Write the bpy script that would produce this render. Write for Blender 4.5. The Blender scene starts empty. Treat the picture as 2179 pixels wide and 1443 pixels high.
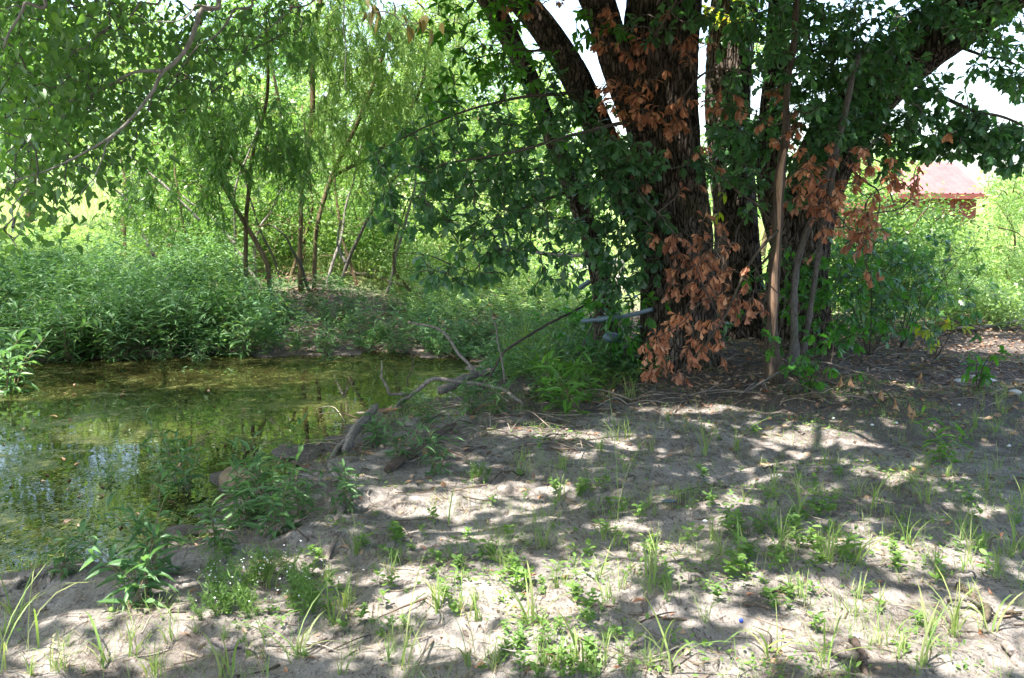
import bpy, math, random
import numpy as np
from mathutils import Vector
R_ = math.radians
rng = np.random.default_rng(7)
random.seed(7)
sc = bpy.context.scene
COL = sc.collection

# ------------------------------------------------------------------ camera, sky, sun, exposure
CAM_H = 1.6
PITCH = R_(7.7)
W0, H0, F0 = 2179.0, 1443.0, 2094.0
cd = bpy.data.cameras.new("camera"); cam = bpy.data.objects.new("camera", cd); COL.objects.link(cam)
cam.location = (0, 0, CAM_H); cam.rotation_euler = (R_(90) - PITCH, 0, 0)
cd.sensor_width = 23.6; cd.lens = F0 / W0 * 23.6; cd.clip_start = 0.05; cd.clip_end = 4000
cd.dof.use_dof = True; cd.dof.focus_distance = 8.5; cd.dof.aperture_fstop = 9
sc.camera = cam
SUN = np.array([-0.30, -0.20, 0.93]); SUN /= np.linalg.norm(SUN)
sun_el = math.asin(SUN[2]); sun_az = math.atan2(SUN[0], SUN[1])
w = bpy.data.worlds.new("World"); sc.world = w; w.use_nodes = True
nt = w.node_tree; nt.nodes.clear()
sky = nt.nodes.new("ShaderNodeTexSky"); sky.sky_type = 'NISHITA'; sky.sun_disc = False
sky.sun_elevation = sun_el; sky.sun_rotation = sun_az; sky.air_density = 1.0; sky.dust_density = 3.0; sky.ozone_density = 1.0
bg = nt.nodes.new("ShaderNodeBackground"); bg.inputs[1].default_value = 0.15
wo = nt.nodes.new("ShaderNodeOutputWorld")
nt.links.new(sky.outputs[0], bg.inputs[0]); nt.links.new(bg.outputs[0], wo.inputs[0])
sd = bpy.data.lights.new("sun", 'SUN'); sd.energy = 4.2; sd.angle = R_(0.55); sd.color = (1.0, 0.95, 0.87)
so = bpy.data.objects.new("sun", sd); COL.objects.link(so)
so.rotation_euler = Vector((-SUN[0], -SUN[1], -SUN[2])).to_track_quat('-Z', 'Y').to_euler()
sc.view_settings.view_transform = 'Standard'; sc.view_settings.look = 'None'
sc.view_settings.exposure = 2.42; sc.view_settings.gamma = 1.0; sc.view_settings.use_curve_mapping = False
sc.render.resolution_x=1024; sc.render.resolution_y=678
sc.render.engine = 'CYCLES'
cy = sc.cycles
cy.max_bounces = 10; cy.diffuse_bounces = 7; cy.glossy_bounces = 3; cy.transmission_bounces = 7
cy.sample_clamp_indirect = 12.0; cy.use_denoising = True; cy.caustics_reflective = False; cy.caustics_refractive = False

# ------------------------------------------------------------------ picture-to-place measuring helpers
_c, _s = math.cos(PITCH), math.sin(PITCH)
def ray(px, py):
    x = (np.asarray(px, float) - W0 / 2) / F0; v = -(np.asarray(py, float) - H0 / 2) / F0
    return np.stack([x, _c + v * _s, -_s + v * _c], -1)
def PD(px, py, Y):
    r = ray(px, py); k = np.asarray(Y, float) / r[..., 1]
    return np.array([0, 0, CAM_H]) + r * k[..., None]
def PZ(px, py, z):
    r = ray(px, py); k = (z - CAM_H) / r[..., 2]
    return np.array([0, 0, CAM_H]) + r * k[..., None]
def nrmz(a): return a / (np.linalg.norm(a, axis=-1, keepdims=True) + 1e-12)
def sstep(a, b, x):
    t = np.clip((x - a) / (b - a), 0, 1); return t * t * (3 - 2 * t)
_nr = np.random.default_rng(99)
def make_fbm(lo, hi, n):
    L = np.exp(_nr.uniform(math.log(lo), math.log(hi), n)); th = _nr.uniform(0, 6.283, n); ph = _nr.uniform(0, 6.283, n)
    def f(x, y):
        o = 0
        for l, t, p in zip(L, th, ph):
            o = o + np.sin((x * math.cos(t) + y * math.sin(t)) * 6.283 / l + p + 1.3 * np.sin(x * 2.1 / l + y * 1.7 / l + p))
        return o / math.sqrt(n)
    return f
f_big, f_mid, f_sm = make_fbm(1.6, 4.5, 7), make_fbm(.5, 1.3, 9), make_fbm(.12, .4, 12)

# ------------------------------------------------------------------ ground shape
WL = -0.15
pond_px = [(-900, 1330), (0, 1205), (240, 1180), (420, 1140), (470, 1060), (560, 1010), (660, 975), (735, 905), (840, 868), (960, 845),
           (1060, 800), (1000, 765), (860, 748), (600, 752), (330, 758), (90, 768), (-200, 765), (-900, 790)]
POND = np.array([PZ(a, b, WL)[:2] for a, b in pond_px])
def pond_d(x, y):
    x = np.asarray(x, float); y = np.asarray(y, float)
    best = np.full(x.shape, 1e9); ins = np.zeros(x.shape, bool)
    n = len(POND)
    for i in range(n):
        ax, ay = POND[i]; bx, by = POND[(i + 1) % n]
        dx, dy = bx - ax, by - ay
        t = np.clip(((x - ax) * dx + (y - ay) * dy) / (dx * dx + dy * dy), 0, 1)
        best = np.minimum(best, np.hypot(x - ax - t * dx, y - ay - t * dy))
        ins ^= ((ay > y) != (by > y)) & (x < (bx - ax) * (y - ay) / (by - ay + 1e-12) + ax)
    return np.where(ins, -best, best)
OAK = PZ(1450, 785, 0.05)[:2]
def gh(x, y):
    x = np.asarray(x, float); y = np.asarray(y, float)
    d = pond_d(x, y) + 0.07 * f_mid(x, y)
    near = np.exp(-np.maximum(0, np.hypot(x, y - 8) - 14) / 10)
    z = np.where(d > 0, WL + 0.16 * sstep(-0.05, 0.85, d), WL - 0.30 * sstep(0, 0.9, -d))
    z = z + (0.035 * f_big(x, y) * sstep(.2, 1.5, d) + 0.02 * f_mid(x, y) + 0.011 * f_sm(x, y)) * near
    z = z + 0.14 * np.exp(-((x - OAK[0] - .8) ** 2 + (y - OAK[1] - .6) ** 2) / 2.2)
    wx = 1 - 0.8 * sstep(-1, 5, x)
    z = z + np.minimum(np.maximum(0, y - 12.6) * 0.058 * wx, 2.2) + 0.25 * sstep(12.2, 14.5, y) * (1 - sstep(-3.2, -1.4, x))
    return z
def G(px, py, up=0.0):
    r = ray(px, py); k = np.concatenate([np.arange(2.2, 14, .012), np.arange(14, 70, .08)])
    X, Y, Z = r[0] * k, r[1] * k, CAM_H + r[2] * k
    c = np.nonzero(Z <= gh(X, Y) + up)[0]; i = c[0] if len(c) else -1
    return np.array([X[i], Y[i], float(gh(X[i], Y[i])) + up])

# ------------------------------------------------------------------ material helpers
def new_mat(name):
    m = bpy.data.materials.new(name); m.use_nodes = True; m.node_tree.nodes.clear(); return m, m.node_tree
def N(t, kind, **kw):
    n = t.nodes.new(kind)
    for k, v in kw.items(): setattr(n, k, v)
    return n
def ramp(t, fac, stops, interp='LINEAR'):
    r = N(t, "ShaderNodeValToRGB"); e = r.color_ramp.elements; r.color_ramp.interpolation = interp
    while len(e) < len(stops): e.new(0.5)
    for i, (p, c) in enumerate(stops):
        e[i].position = p; e[i].color = (c[0], c[1], c[2], 1) if len(c) == 3 else c
    t.links.new(fac, r.inputs[0]); return r.outputs[0]
def noise(t, vec, scale, detail=4, rough=.6, dist=0.0):
    n = N(t, "ShaderNodeTexNoise"); n.inputs['Scale'].default_value = scale; n.inputs['Detail'].default_value = detail
    n.inputs['Roughness'].default_value = rough; n.inputs['Distortion'].default_value = dist
    t.links.new(vec, n.inputs['Vector']); return n.outputs[0]
def mixc(t, fac, a, b, mode='MIX'):
    m = N(t, "ShaderNodeMix"); m.data_type = 'RGBA'; m.blend_type = mode
    for i, v in ((0, fac), (6, a), (7, b)):
        if isinstance(v, (int, float)): m.inputs[i].default_value = v
        elif isinstance(v, (tuple, list)): m.inputs[i].default_value = (*v[:3], 1)
        else: t.links.new(v, m.inputs[i])
    return m.outputs[2]
def mth(t, op, a, b=0.0, clamp=False):
    m = N(t, "ShaderNodeMath"); m.operation = op; m.use_clamp = clamp
    for i, v in ((0, a), (1, b)):
        if isinstance(v, (int, float)): m.inputs[i].default_value = v
        else: t.links.new(v, m.inputs[i])
    return m.outputs[0]
def out(t, sh): o = N(t, "ShaderNodeOutputMaterial"); t.links.new(sh, o.inputs[0])
def princ(t, col, rough=.8, spec=.3, normal=None):
    p = N(t, "ShaderNodeBsdfPrincipled")
    if isinstance(col, (tuple, list)): p.inputs['Base Color'].default_value = (*col[:3], 1)
    else: t.links.new(col, p.inputs['Base Color'])
    if isinstance(rough, (int, float)): p.inputs['Roughness'].default_value = rough
    else: t.links.new(rough, p.inputs['Roughness'])
    p.inputs['Specular IOR Level'].default_value = spec
    if normal is not None: t.links.new(normal, p.inputs['Normal'])
    return p.outputs[0]
def bump(t, h, dist=.01, strength=1.0):
    b = N(t, "ShaderNodeBump"); b.inputs['Distance'].default_value = dist; b.inputs['Strength'].default_value = strength
    t.links.new(h, b.inputs['Height']); return b.outputs[0]
def leaf_mat(name, cols, trans, tf=.42, rough=.42, spec=.45):
    m, t = new_mat(name)
    g = N(t, "ShaderNodeNewGeometry"); r = g.outputs['Random Per Island']
    c = ramp(t, r, [(i / max(1, len(cols) - 1), c) for i, c in enumerate(cols)])
    nz = noise(t, g.outputs['Position'], 1.3, 2)
    c = mixc(t, ramp(t, nz, [(.35, (0, 0, 0)), (.7, (.55, .55, .55))]), c, mixc(t, 1.0, c, (1.5, 1.35, .9), 'MULTIPLY'))
    p = princ(t, c, rough, spec)
    tr = N(t, "ShaderNodeBsdfTranslucent"); t.links.new(mixc(t, 1.0, c, trans, 'MULTIPLY'), tr.inputs[0])
    mx = N(t, "ShaderNodeMixShader"); mx.inputs[0].default_value = tf
    t.links.new(p, mx.inputs[1]); t.links.new(tr.outputs[0], mx.inputs[2]); out(t, mx.outputs[0]); return m
def bark_mat(name, dark, light, moss=0.0, scale=22, bd=.02, stretch=.16, mosscol=(.06, .08, .02), plates=0):
    m, t = new_mat(name)
    g = N(t, "ShaderNodeNewGeometry"); mp = N(t, "ShaderNodeMapping"); mp.inputs['Scale'].default_value = (1, 1, stretch)
    t.links.new(g.outputs['Position'], mp.inputs[0])
    n1 = noise(t, mp.outputs[0], scale, 6, .65, .8); n2 = noise(t, g.outputs['Position'], 3.5, 4); hgt = n1
    c = ramp(t, n1, [(.32, dark), (.5, tuple((a + b) / 2 for a, b in zip(dark, light))), (.72, light)])
    if plates:
        wv = N(t, "ShaderNodeVectorMath"); wv.operation = 'ADD'; nn = N(t, "ShaderNodeTexNoise"); nn.inputs['Scale'].default_value = 9; t.links.new(g.outputs['Position'], nn.inputs['Vector'])
        sc_ = N(t, "ShaderNodeVectorMath"); sc_.operation = 'SCALE'; sc_.inputs['Scale'].default_value = .05; t.links.new(nn.outputs['Color'], sc_.inputs[0])
        mp2 = N(t, "ShaderNodeMapping"); mp2.inputs['Scale'].default_value = (1, 1, .22); t.links.new(g.outputs['Position'], wv.inputs[0]); t.links.new(sc_.outputs[0], wv.inputs[1]); t.links.new(wv.outputs[0], mp2.inputs[0])
        vo = N(t, "ShaderNodeTexVoronoi"); vo.feature = 'DISTANCE_TO_EDGE'; vo.inputs['Scale'].default_value = plates; t.links.new(mp2.outputs[0], vo.inputs['Vector'])
        crack = ramp(t, vo.outputs['Distance'], [(0, (0, 0, 0)), (.16, (1, 1, 1))]); c = mixc(t, crack, tuple(a * .45 for a in dark), c)
        hgt = mth(t, 'ADD', mth(t, 'MULTIPLY', n1, .5), mth(t, 'MULTIPLY', crack, .6))
    if moss: c = mixc(t, mth(t, 'MULTIPLY', ramp(t, n2, [(.48, (0, 0, 0)), (.66, (1, 1, 1))]), moss), c, mosscol)
    out(t, princ(t, c, .9, .15, bump(t, hgt, bd))); return m
def flat_mat(name, a, b, scale=8, rough=.8, spec=.3, bd=.003):
    m, t = new_mat(name); g = N(t, "ShaderNodeNewGeometry")
    n1 = noise(t, g.outputs['Position'], scale, 6, .65)
    out(t, princ(t, ramp(t, n1, [(.3, a), (.7, b)]), rough, spec, bump(t, n1, bd))); return m

M = {}
M['oak'] = leaf_mat('oak_leaf', [(.045, .11, .055), (.065, .155, .07), (.10, .22, .09), (.07, .17, .10)], (1.6, 1.75, .7), .42, .32, .6)
M['oak_light'] = leaf_mat('young_oak_leaf', [(.05, .15, .025), (.08, .22, .03), (.06, .17, .03)], (1.7, 1.8, .6), .45, .38)
M['sprout'] = leaf_mat('oak_sprout_leaf', [(.04, .14, .03), (.06, .2, .035), (.09, .25, .03)], (1.6, 1.7, .6), .42, .4)
M['yellow_backlit'] = leaf_mat('yellow_backlit_leaf', [(.35, .42, .05), (.3, .42, .05), (.5, .38, .06)], (1.6, 1.6, .6), .45)  # yellow-green leaf; on the back oak this colour stands in for backlight
M['dead'] = leaf_mat('dead_leaf', [(.31, .12, .06), (.46, .20, .12), (.56, .31, .20), (.36, .14, .08), (.22, .12, .08)], (1.2, 1.0, .8), .25, .55, .3)
M['litter'] = leaf_mat('fallen_leaf', [(.14, .09, .065), (.26, .18, .13), (.38, .28, .21), (.2, .11, .07), (.1, .075, .06)], (1.2, 1.0, .8), .12, .7, .2)
M['hack'] = leaf_mat('hackberry_leaf', [(.065, .145, .05), (.095, .195, .065), (.085, .175, .07), (.15, .26, .065)], (1.6, 1.8, .6), .45, .38, .5)
M['willow'] = leaf_mat('willow_leaf', [(.15, .26, .085), (.22, .36, .13), (.30, .42, .18)], (1.4, 1.4, .75), .45, .45, .35)
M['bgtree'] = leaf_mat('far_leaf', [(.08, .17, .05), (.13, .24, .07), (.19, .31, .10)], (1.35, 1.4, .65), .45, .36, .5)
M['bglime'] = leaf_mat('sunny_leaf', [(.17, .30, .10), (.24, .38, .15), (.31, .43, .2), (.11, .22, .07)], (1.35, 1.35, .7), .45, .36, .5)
M['bgdark'] = leaf_mat('cedar_leaf', [(.03, .09, .025), (.045, .12, .03), (.06, .13, .035)], (1.5, 1.6, .6), .35, .5, .3)
M['broad'] = leaf_mat('broad_weed_leaf', [(.08, .19, .04), (.11, .25, .05), (.14, .28, .07)], (1.5, 1.6, .6), .42, .4)
M['smart'] = leaf_mat('smartweed_leaf', [(.07, .155, .07), (.10, .20, .09), (.15, .27, .13)], (1.4, 1.5, .75), .38, .45, .35)
M['weed'] = leaf_mat('weed_leaf', [(.09, .18, .05), (.13, .24, .065), (.17, .28, .08)], (1.4, 1.4, .65), .42, .5, .3)
M['grass'] = leaf_mat('grass_blade', [(.12, .21, .06), (.16, .27, .08), (.21, .31, .1), (.25, .28, .14)], (1.35, 1.35, .65), .4, .5, .3)
M['drygrass'] = leaf_mat('dry_grass_blade', [(.3, .25, .15), (.4, .34, .22), (.2, .2, .1)], (1.2, 1.1, .9), .3, .7, .2)
M['meadow'] = leaf_mat('meadow_grass', [(.25, .34, .13), (.33, .40, .19), (.38, .40, .23), (.2, .3, .1)], (1.2, 1.2, .75), .4, .6, .2)
M['pondweed'] = leaf_mat('duckweed', [(.07, .10, .02), (.11, .15, .03), (.05, .08, .015), (.17, .19, .06)], (1.2, 1.2, .6), .2, .6, .3)
M['oakbark'] = bark_mat('oak_bark', (.034, .026, .021), (.25, .195, .16), .5, 40, .03, .3, (.05, .05, .02), 26)
M['greybark'] = bark_mat('grey_bark', (.05, .044, .04), (.17, .15, .135), .3, 60, .004, .5)
M['palebark'] = bark_mat('pale_bark', (.10, .09, .085), (.30, .27, .245), .1, 45, .004, .4)
M['sapbark'] = bark_mat('sapling_bark', (.035, .026, .022), (.12, .09, .07), .2, 70, .005, .2)
M['redbark'] = bark_mat('reddish_bark', (.14, .06, .03), (.32, .17, .1), 0, 60, .003, .2)
M['willowbark'] = bark_mat('willow_bark', (.05, .035, .02), (.2, .15, .09), .2, 40, .01, .2)
M['deadwood'] = bark_mat('dead_wood', (.07, .055, .05), (.33, .28, .25), .1, 50, .006, .3)
M['darkwood'] = bark_mat('damp_wood', (.03, .022, .02), (.15, .11, .09), .2, 45, .008, .3)
M['torn'] = bark_mat('torn_wood', (.16, .08, .05), (.46, .31, .21), 0, 90, .004, .06)
M['twig'] = bark_mat('twig_bark', (.05, .04, .035), (.16, .13, .11), 0, 60, .001, 1)
M['stem'] = flat_mat('green_stem', (.08, .15, .04), (.13, .2, .06), 20, .6, .3, .0005)
M['redstem'] = flat_mat('reddish_stem', (.12, .09, .05), (.2, .14, .08), 20, .6, .3, .0005)
M['stone'] = flat_mat('pale_stone', (.35, .33, .3), (.6, .58, .55), 30, .9, .2, .004)
M['white'] = flat_mat('white_pebble', (.6, .6, .58), (.8, .8, .78), 30, .8, .3, .002)
M['concrete'] = flat_mat('weathered_concrete', (.2, .18, .17), (.42, .39, .36), 25, .95, .1, .006)
M['pvc'] = flat_mat('blue_grey_plastic', (.07, .11, .15), (.13, .18, .23), 12, .45, .5, .001)
M['lump'] = flat_mat('decayed_wood', (.13, .09, .055), (.34, .26, .17), 14, .95, .1, .012)
M['mudsand'] = flat_mat('wet_sand', (.2, .165, .13), (.42, .36, .3), 20, .9, .15, .006)
M['flower'] = flat_mat('white_petal', (.75, .75, .78), (.85, .85, .88), 20, .6, .2, .0005)
M['bluecap'] = flat_mat('blue_plastic', (.02, .06, .5), (.03, .1, .6), 20, .35, .5, .0005)
M['clayred'] = flat_mat('red_painted_board', (.15, .04, .035), (.2, .06, .05), 6, .8, .2, .002)
M['redroof'] = flat_mat('red_roof_metal', (.16, .068, .068), (.20, .095, .092), 3, .85, .1, .001)
M['darkgap'] = flat_mat('dark_opening', (.01, .01, .01), (.02, .02, .02), 5)

# ------------------------------------------------------------------ mesh helpers
def mk_mesh(name, V, FV, FT, mats, mi=None, smooth=True):
    """V (n,3); FV flat loop vertex indices; FT loop totals"""
    me = bpy.data.meshes.new(name)
    V = np.ascontiguousarray(V, np.float32); FV = np.ascontiguousarray(FV, np.int32); FT = np.ascontiguousarray(FT, np.int32)
    me.vertices.add(len(V)); me.vertices.foreach_set('co', V.ravel())
    me.loops.add(len(FV)); me.loops.foreach_set('vertex_index', FV)
    me.polygons.add(len(FT)); me.polygons.foreach_set('loop_start', np.concatenate([[0], np.cumsum(FT)[:-1]]).astype(np.int32))
    me.polygons.foreach_set('loop_total', FT)
    for m in (mats if isinstance(mats, (list, tuple)) else [mats]): me.materials.append(m)
    if mi is not None: me.polygons.foreach_set('material_index', np.ascontiguousarray(mi, np.int32))
    me.polygons.foreach_set('use_smooth', np.full(len(FT), smooth, bool))
    me.update(calc_edges=True); return me
class MB:
    """collects pieces of ONE part, each with a material slot"""
    def __init__(s): s.V = []; s.F = []; s.T = []; s.I = []; s.n = 0
    def add(s, V, FV, FT, mi=0):
        V = np.asarray(V, float).reshape(-1, 3)
        if not len(V): return
        s.V.append(V); s.F.append(np.asarray(FV) + s.n); s.T.append(np.asarray(FT)); s.I.append(np.full(len(FT), mi)); s.n += len(V)
    def mesh(s, name, mats, smooth=True):
        return mk_mesh(name, np.concatenate(s.V), np.concatenate(s.F), np.concatenate(s.T), mats, np.concatenate(s.I), smooth)
    def obj(s, name, mats, parent=None, smooth=True):
        o = bpy.data.objects.new(name, s.mesh(name, mats, smooth)); COL.objects.link(o)
        if parent is not None:
            o.parent = parent; o.location = -Vector(parent.location)
        return o
def tag(o, label=None, cat=None, group=None, kind=None):
    for k, v in (('label', label), ('category', cat), ('group', group), ('kind', kind)):
        if v: o[k] = v
    return o
def empty(name, loc, label, cat, group=None):
    o = bpy.data.objects.new(name, None); COL.objects.link(o); o.location = tuple(float(a) for a in loc); o.empty_display_size = .1
    return tag(o, label, cat, group)
def smooth_path(P, n):
    P = np.asarray(P, float); m = len(P)
    if m == 2:
        t = np.linspace(0, 1, n)[:, None]; return P[0] * (1 - t) + P[1] * t
    Q = np.vstack([2 * P[0] - P[1], P, 2 * P[-1] - P[-2]])
    t = np.linspace(0, m - 1 - 1e-9, n); i = t.astype(int); u = (t - i)[:, None]
    a, b, c, d = Q[i], Q[i + 1], Q[i + 2], Q[i + 3]
    return .5 * ((2 * b) + (-a + c) * u + (2 * a - 5 * b + 4 * c - d) * u ** 2 + (-a + 3 * b - 3 * c + d) * u ** 3)
def tube(P, r, sides=8, prof=None, caps=True):
    P = np.asarray(P, float); n = len(P); r = np.broadcast_to(np.asarray(r, float), (n,))
    T = nrmz(np.gradient(P, axis=0))
    ref = np.array([0, 0, 1.0]) if abs(T[0][2]) < .9 else np.array([1.0, 0, 0])
    u = np.cross(T[0], ref); u /= np.linalg.norm(u); U = []
    for i in range(n):
        u = u - T[i] * np.dot(u, T[i]); u /= np.linalg.norm(u); U.append(u)
    U = np.array(U); Wv = np.cross(T, U)
    a = np.linspace(0, 2 * math.pi, sides, endpoint=False)
    rr = r[:, None] * np.ones(sides)
    if prof is not None: rr = rr * prof(np.arange(n)[:, None] / (n - 1), a[None, :], P)
    V = P[:, None, :] + rr[..., None] * (np.cos(a)[None, :, None] * U[:, None, :] + np.sin(a)[None, :, None] * Wv[:, None, :])
    V = V.reshape(-1, 3)
    i = np.arange(n - 1)[:, None] * sides; j = np.arange(sides)[None, :]; k = (j + 1) % sides
    Q = np.stack([i + j, i + k, i + sides + k, i + sides + j], -1).reshape(-1, 4)
    FV = Q.ravel(); FT = np.full(len(Q), 4)
    if caps:
        FV = np.concatenate([FV, np.arange(sides)[::-1], (n - 1) * sides + np.arange(sides)]); FT = np.concatenate([FT, [sides, sides]])
    return V, FV, FT
def jitter_path(P, amp, seed=0):
    r = np.random.default_rng(seed); n = len(P); k = np.zeros((n, 3))
    for f in (1.5, 3.2, 6.1):
        ph = r.uniform(0, 6.28, 3); k += np.sin(np.linspace(0, f * 3.1, n)[:, None] + ph) * amp / f
    return P + k - k[0]
# leaf templates: unit length along +Y, normal +Z
def half_template(mid, side, faces):
    V = [(0, y, z) for y, z in mid]; nm = len(mid)
    V += [(x, y, z) for x, y, z in side] + [(-x, y, z) for x, y, z in side]; ns = len(side); F = []
    for f in faces:
        F.append([i if i < nm else i for i in f]); F.append([i if i < nm else i + ns for i in f][::-1])
    return np.array(V, float), F
T_OAK = half_template([(0, 0), (.4, -.02), (.75, -.08), (1.02, -.2)],
    [(.02, .15, 0), (.085, .42, .02), (.2, .68, 0), (.28, .88, -.08), (.155, .88, -.09), (.10, .99, -.17)],
    [(0, 4, 5, 1), (1, 5, 6, 2), (2, 6, 7, 8), (2, 8, 9, 3)])
T_LOBED = half_template([(0, 0), (.35, 0), (.7, -.04), (1.0, -.12)],
    [(.05, .15, 0), (.2, .32, .02), (.08, .42, .01), (.3, .62, .01), (.13, .72, -.02), (.16, .9, -.08)],
    [(0, 4, 5, 1), (1, 5, 6, 2)[:4], (2, 6, 7, 8)[:4], (2, 8, 9, 3)])
T_OVATE = half_template([(0, 0), (.45, -.02), (1, -.16)], [(.2, .1, .03), (.28, .35, .05), (.16, .68, 0)], [(0, 3, 4, 1), (1, 4, 5, 2)])
T_OVAL = half_template([(0, 0), (.5, 0), (1, -.1)], [(.14, .2, .03), (.2, .5, .05), (.13, .82, 0)], [(0, 3, 4, 1), (1, 4, 5, 2)])
T_LANCE = half_template([(0, 0), (.45, .02), (1, -.2)], [(.055, .15, .03), (.085, .42, .05), (.045, .75, -.04)], [(0, 3, 4, 1), (1, 4, 5, 2)])
T_WILLOW = (np.array([(0, 0, 0), (.05, .35, .02), (0, 1, -.1), (-.05, .35, .02)]), [[0, 1, 2, 3]])
T_SIMPLE = (np.array([(0, 0, 0), (.25, .4, .04), (0, 1, -.1), (-.25, .4, .04), (0, .45, -.02)]), [[0, 1, 2, 4], [0, 4, 2, 3]])
T_FLAKE = (np.array([(0, 0, 0), (.3, .3, .06), (.2, .8, .1), (-.15, 1, .02), (-.3, .5, .08)]), [[0, 1, 2, 3, 4]])
T_ROUND = (np.array([(math.cos(a) * .5, math.sin(a) * .5 + .5, 0) for a in np.linspace(0, 6.28, 7)[:-1]]), [[0, 1, 2, 3, 4, 5]])
def scatter(tmpl, P, A, Nn, S, width=None, curl=None):
    V, F = tmpl; P = np.asarray(P, float).reshape(-1, 3); n = len(P)
    A = nrmz(np.broadcast_to(A, (n, 3))); side = nrmz(np.cross(A, np.broadcast_to(Nn, (n, 3)) + 1e-4)); nn = np.cross(side, A)
    S = np.broadcast_to(np.asarray(S, float), (n,))
    wd = np.ones(n) if width is None else np.broadcast_to(width, (n,))
    cz = np.ones(n) if curl is None else np.broadcast_to(curl, (n,))
    L = V[None] * np.stack([wd, np.ones(n), cz], -1)[:, None, :] * S[:, None, None]
    if curl is not None: L[..., 2] += (-0.35 * (V[:, 1] ** 2)[None] * (cz - 1)[:, None] * 0.3) * S[:, None]
    W = P[:, None] + L[..., 0:1] * side[:, None] + L[..., 1:2] * A[:, None] + L[..., 2:3] * nn[:, None]
    fv = np.concatenate([np.array(f) for f in F]); ft = np.array([len(f) for f in F])
    return W.reshape(-1, 3), (np.arange(n)[:, None] * len(V) + fv[None]).ravel(), np.tile(ft, n)
def rdir(n, r=rng): return nrmz(r.normal(size=(n, 3)))
def blades(P, h, lean, wid, az=None, seg=4, droop=.5, r=rng):
    P = np.asarray(P, float).reshape(-1, 3); n = len(P)
    h = np.broadcast_to(h, (n,)); lean = np.broadcast_to(lean, (n,)); wid = np.broadcast_to(wid, (n,)); droop = np.broadcast_to(droop, (n,))
    az = r.uniform(0, 6.283, n) if az is None else np.broadcast_to(az, (n,))
    D = np.stack([np.cos(az), np.sin(az), 0 * az], -1); tw = az + math.pi / 2 + r.normal(0, .5, n); Sd = np.stack([np.cos(tw), np.sin(tw), 0 * tw], -1)
    t = np.linspace(0, 1, seg + 1)
    c = P[:, None] + D[:, None] * (lean * h)[:, None, None] * (t ** 1.7)[None, :, None]
    c[..., 2] += h[:, None] * (t[None] - (droop * lean)[:, None] * t[None] ** 2.5 * .8)
    ww = wid[:, None] * (np.array([.7] + [1] * (seg - 1) + [.06]) * (1 - .55 * t ** 2))[None]
    L = c - Sd[:, None] * ww[..., None] / 2; Rr = c + Sd[:, None] * ww[..., None] / 2
    V = np.stack([L, Rr], 2).reshape(-1, 3); k = 2 * (seg + 1)
    q = np.concatenate([[2 * i, 2 * i + 1, 2 * i + 3, 2 * i + 2] for i in range(seg)])
    return V, (np.arange(n)[:, None] * k + q[None]).ravel(), np.full(n * seg, 4)

# ------------------------------------------------------------------ sun patches on the sand (gaps in the crown overhead)
_sp = [(900, 1075, .36, .16), (1120, 1250, .42, .26), (1265, 1220, .22, .15), (140, 1300, .5, .14), (330, 1330, .3, .1), (1610, 1230, .35, .10), (1990, 1330, .38, .2),
       (1180, 915, .5, .16), (2060, 1190, .3, .1), (1560, 1065, .16, .1), (850, 1215, .2, .1), (620, 1205, .28, .1), (1330, 1390, .3, .12), (1790, 1150, .3, .08),
       (1040, 1150, .15, .08), (700, 1385, .3, .1), (2150, 1280, .25, .1), (1480, 1290, .2, .08), (2090, 735, .7, .45), (700, 905, .3, .4), (260, 1010, .5, .35), (1740, 930, .4, .15),
       (480, 860, .9, .5), (900, 630, 1.6, .8), (1560, 715, .3, .3), (1100, 1050, .4, .12), (60, 900, .5, .4), (1500, 870, .5, .1), (1350, 1120, .2, .1),
       (1940, 1010, .3, .1), (1230, 1050, .16, .06), (180, 1410, .3, .08), (480, 1330, .25, .1), (1100, 1350, .3, .12), (1520, 1410, .3, .12), (1830, 1270, .3, .12), (1690, 1330, .22, .1), (1400, 1180, .25, .12), (860, 1300, .22, .1), (1000, 1240, .2, .1), (2120, 1410, .3, .12), (980, 1350, .2, .06), (1700, 1390, .25, .08), (560, 1300, .2, .06)]
SPOTS = [(*G(a, b)[:2], rx * 1.2, ry * 1.3) for a, b, rx, ry in _sp]
def keep_shade(P, soft=.35, r=rng):
    """False where a leaf would shade one of the sunny patches"""
    g = P[:, :2] - SUN[:2] / SUN[2] * P[:, 2:3]
    q = np.ones(len(P), bool)
    for x, y, rx, ry in SPOTS:
        e = np.hypot((g[:, 0] - x) / rx, (g[:, 1] - y) / ry)
        q &= e + r.normal(0, soft * .35, len(P)) > 1.0
    return q

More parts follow.
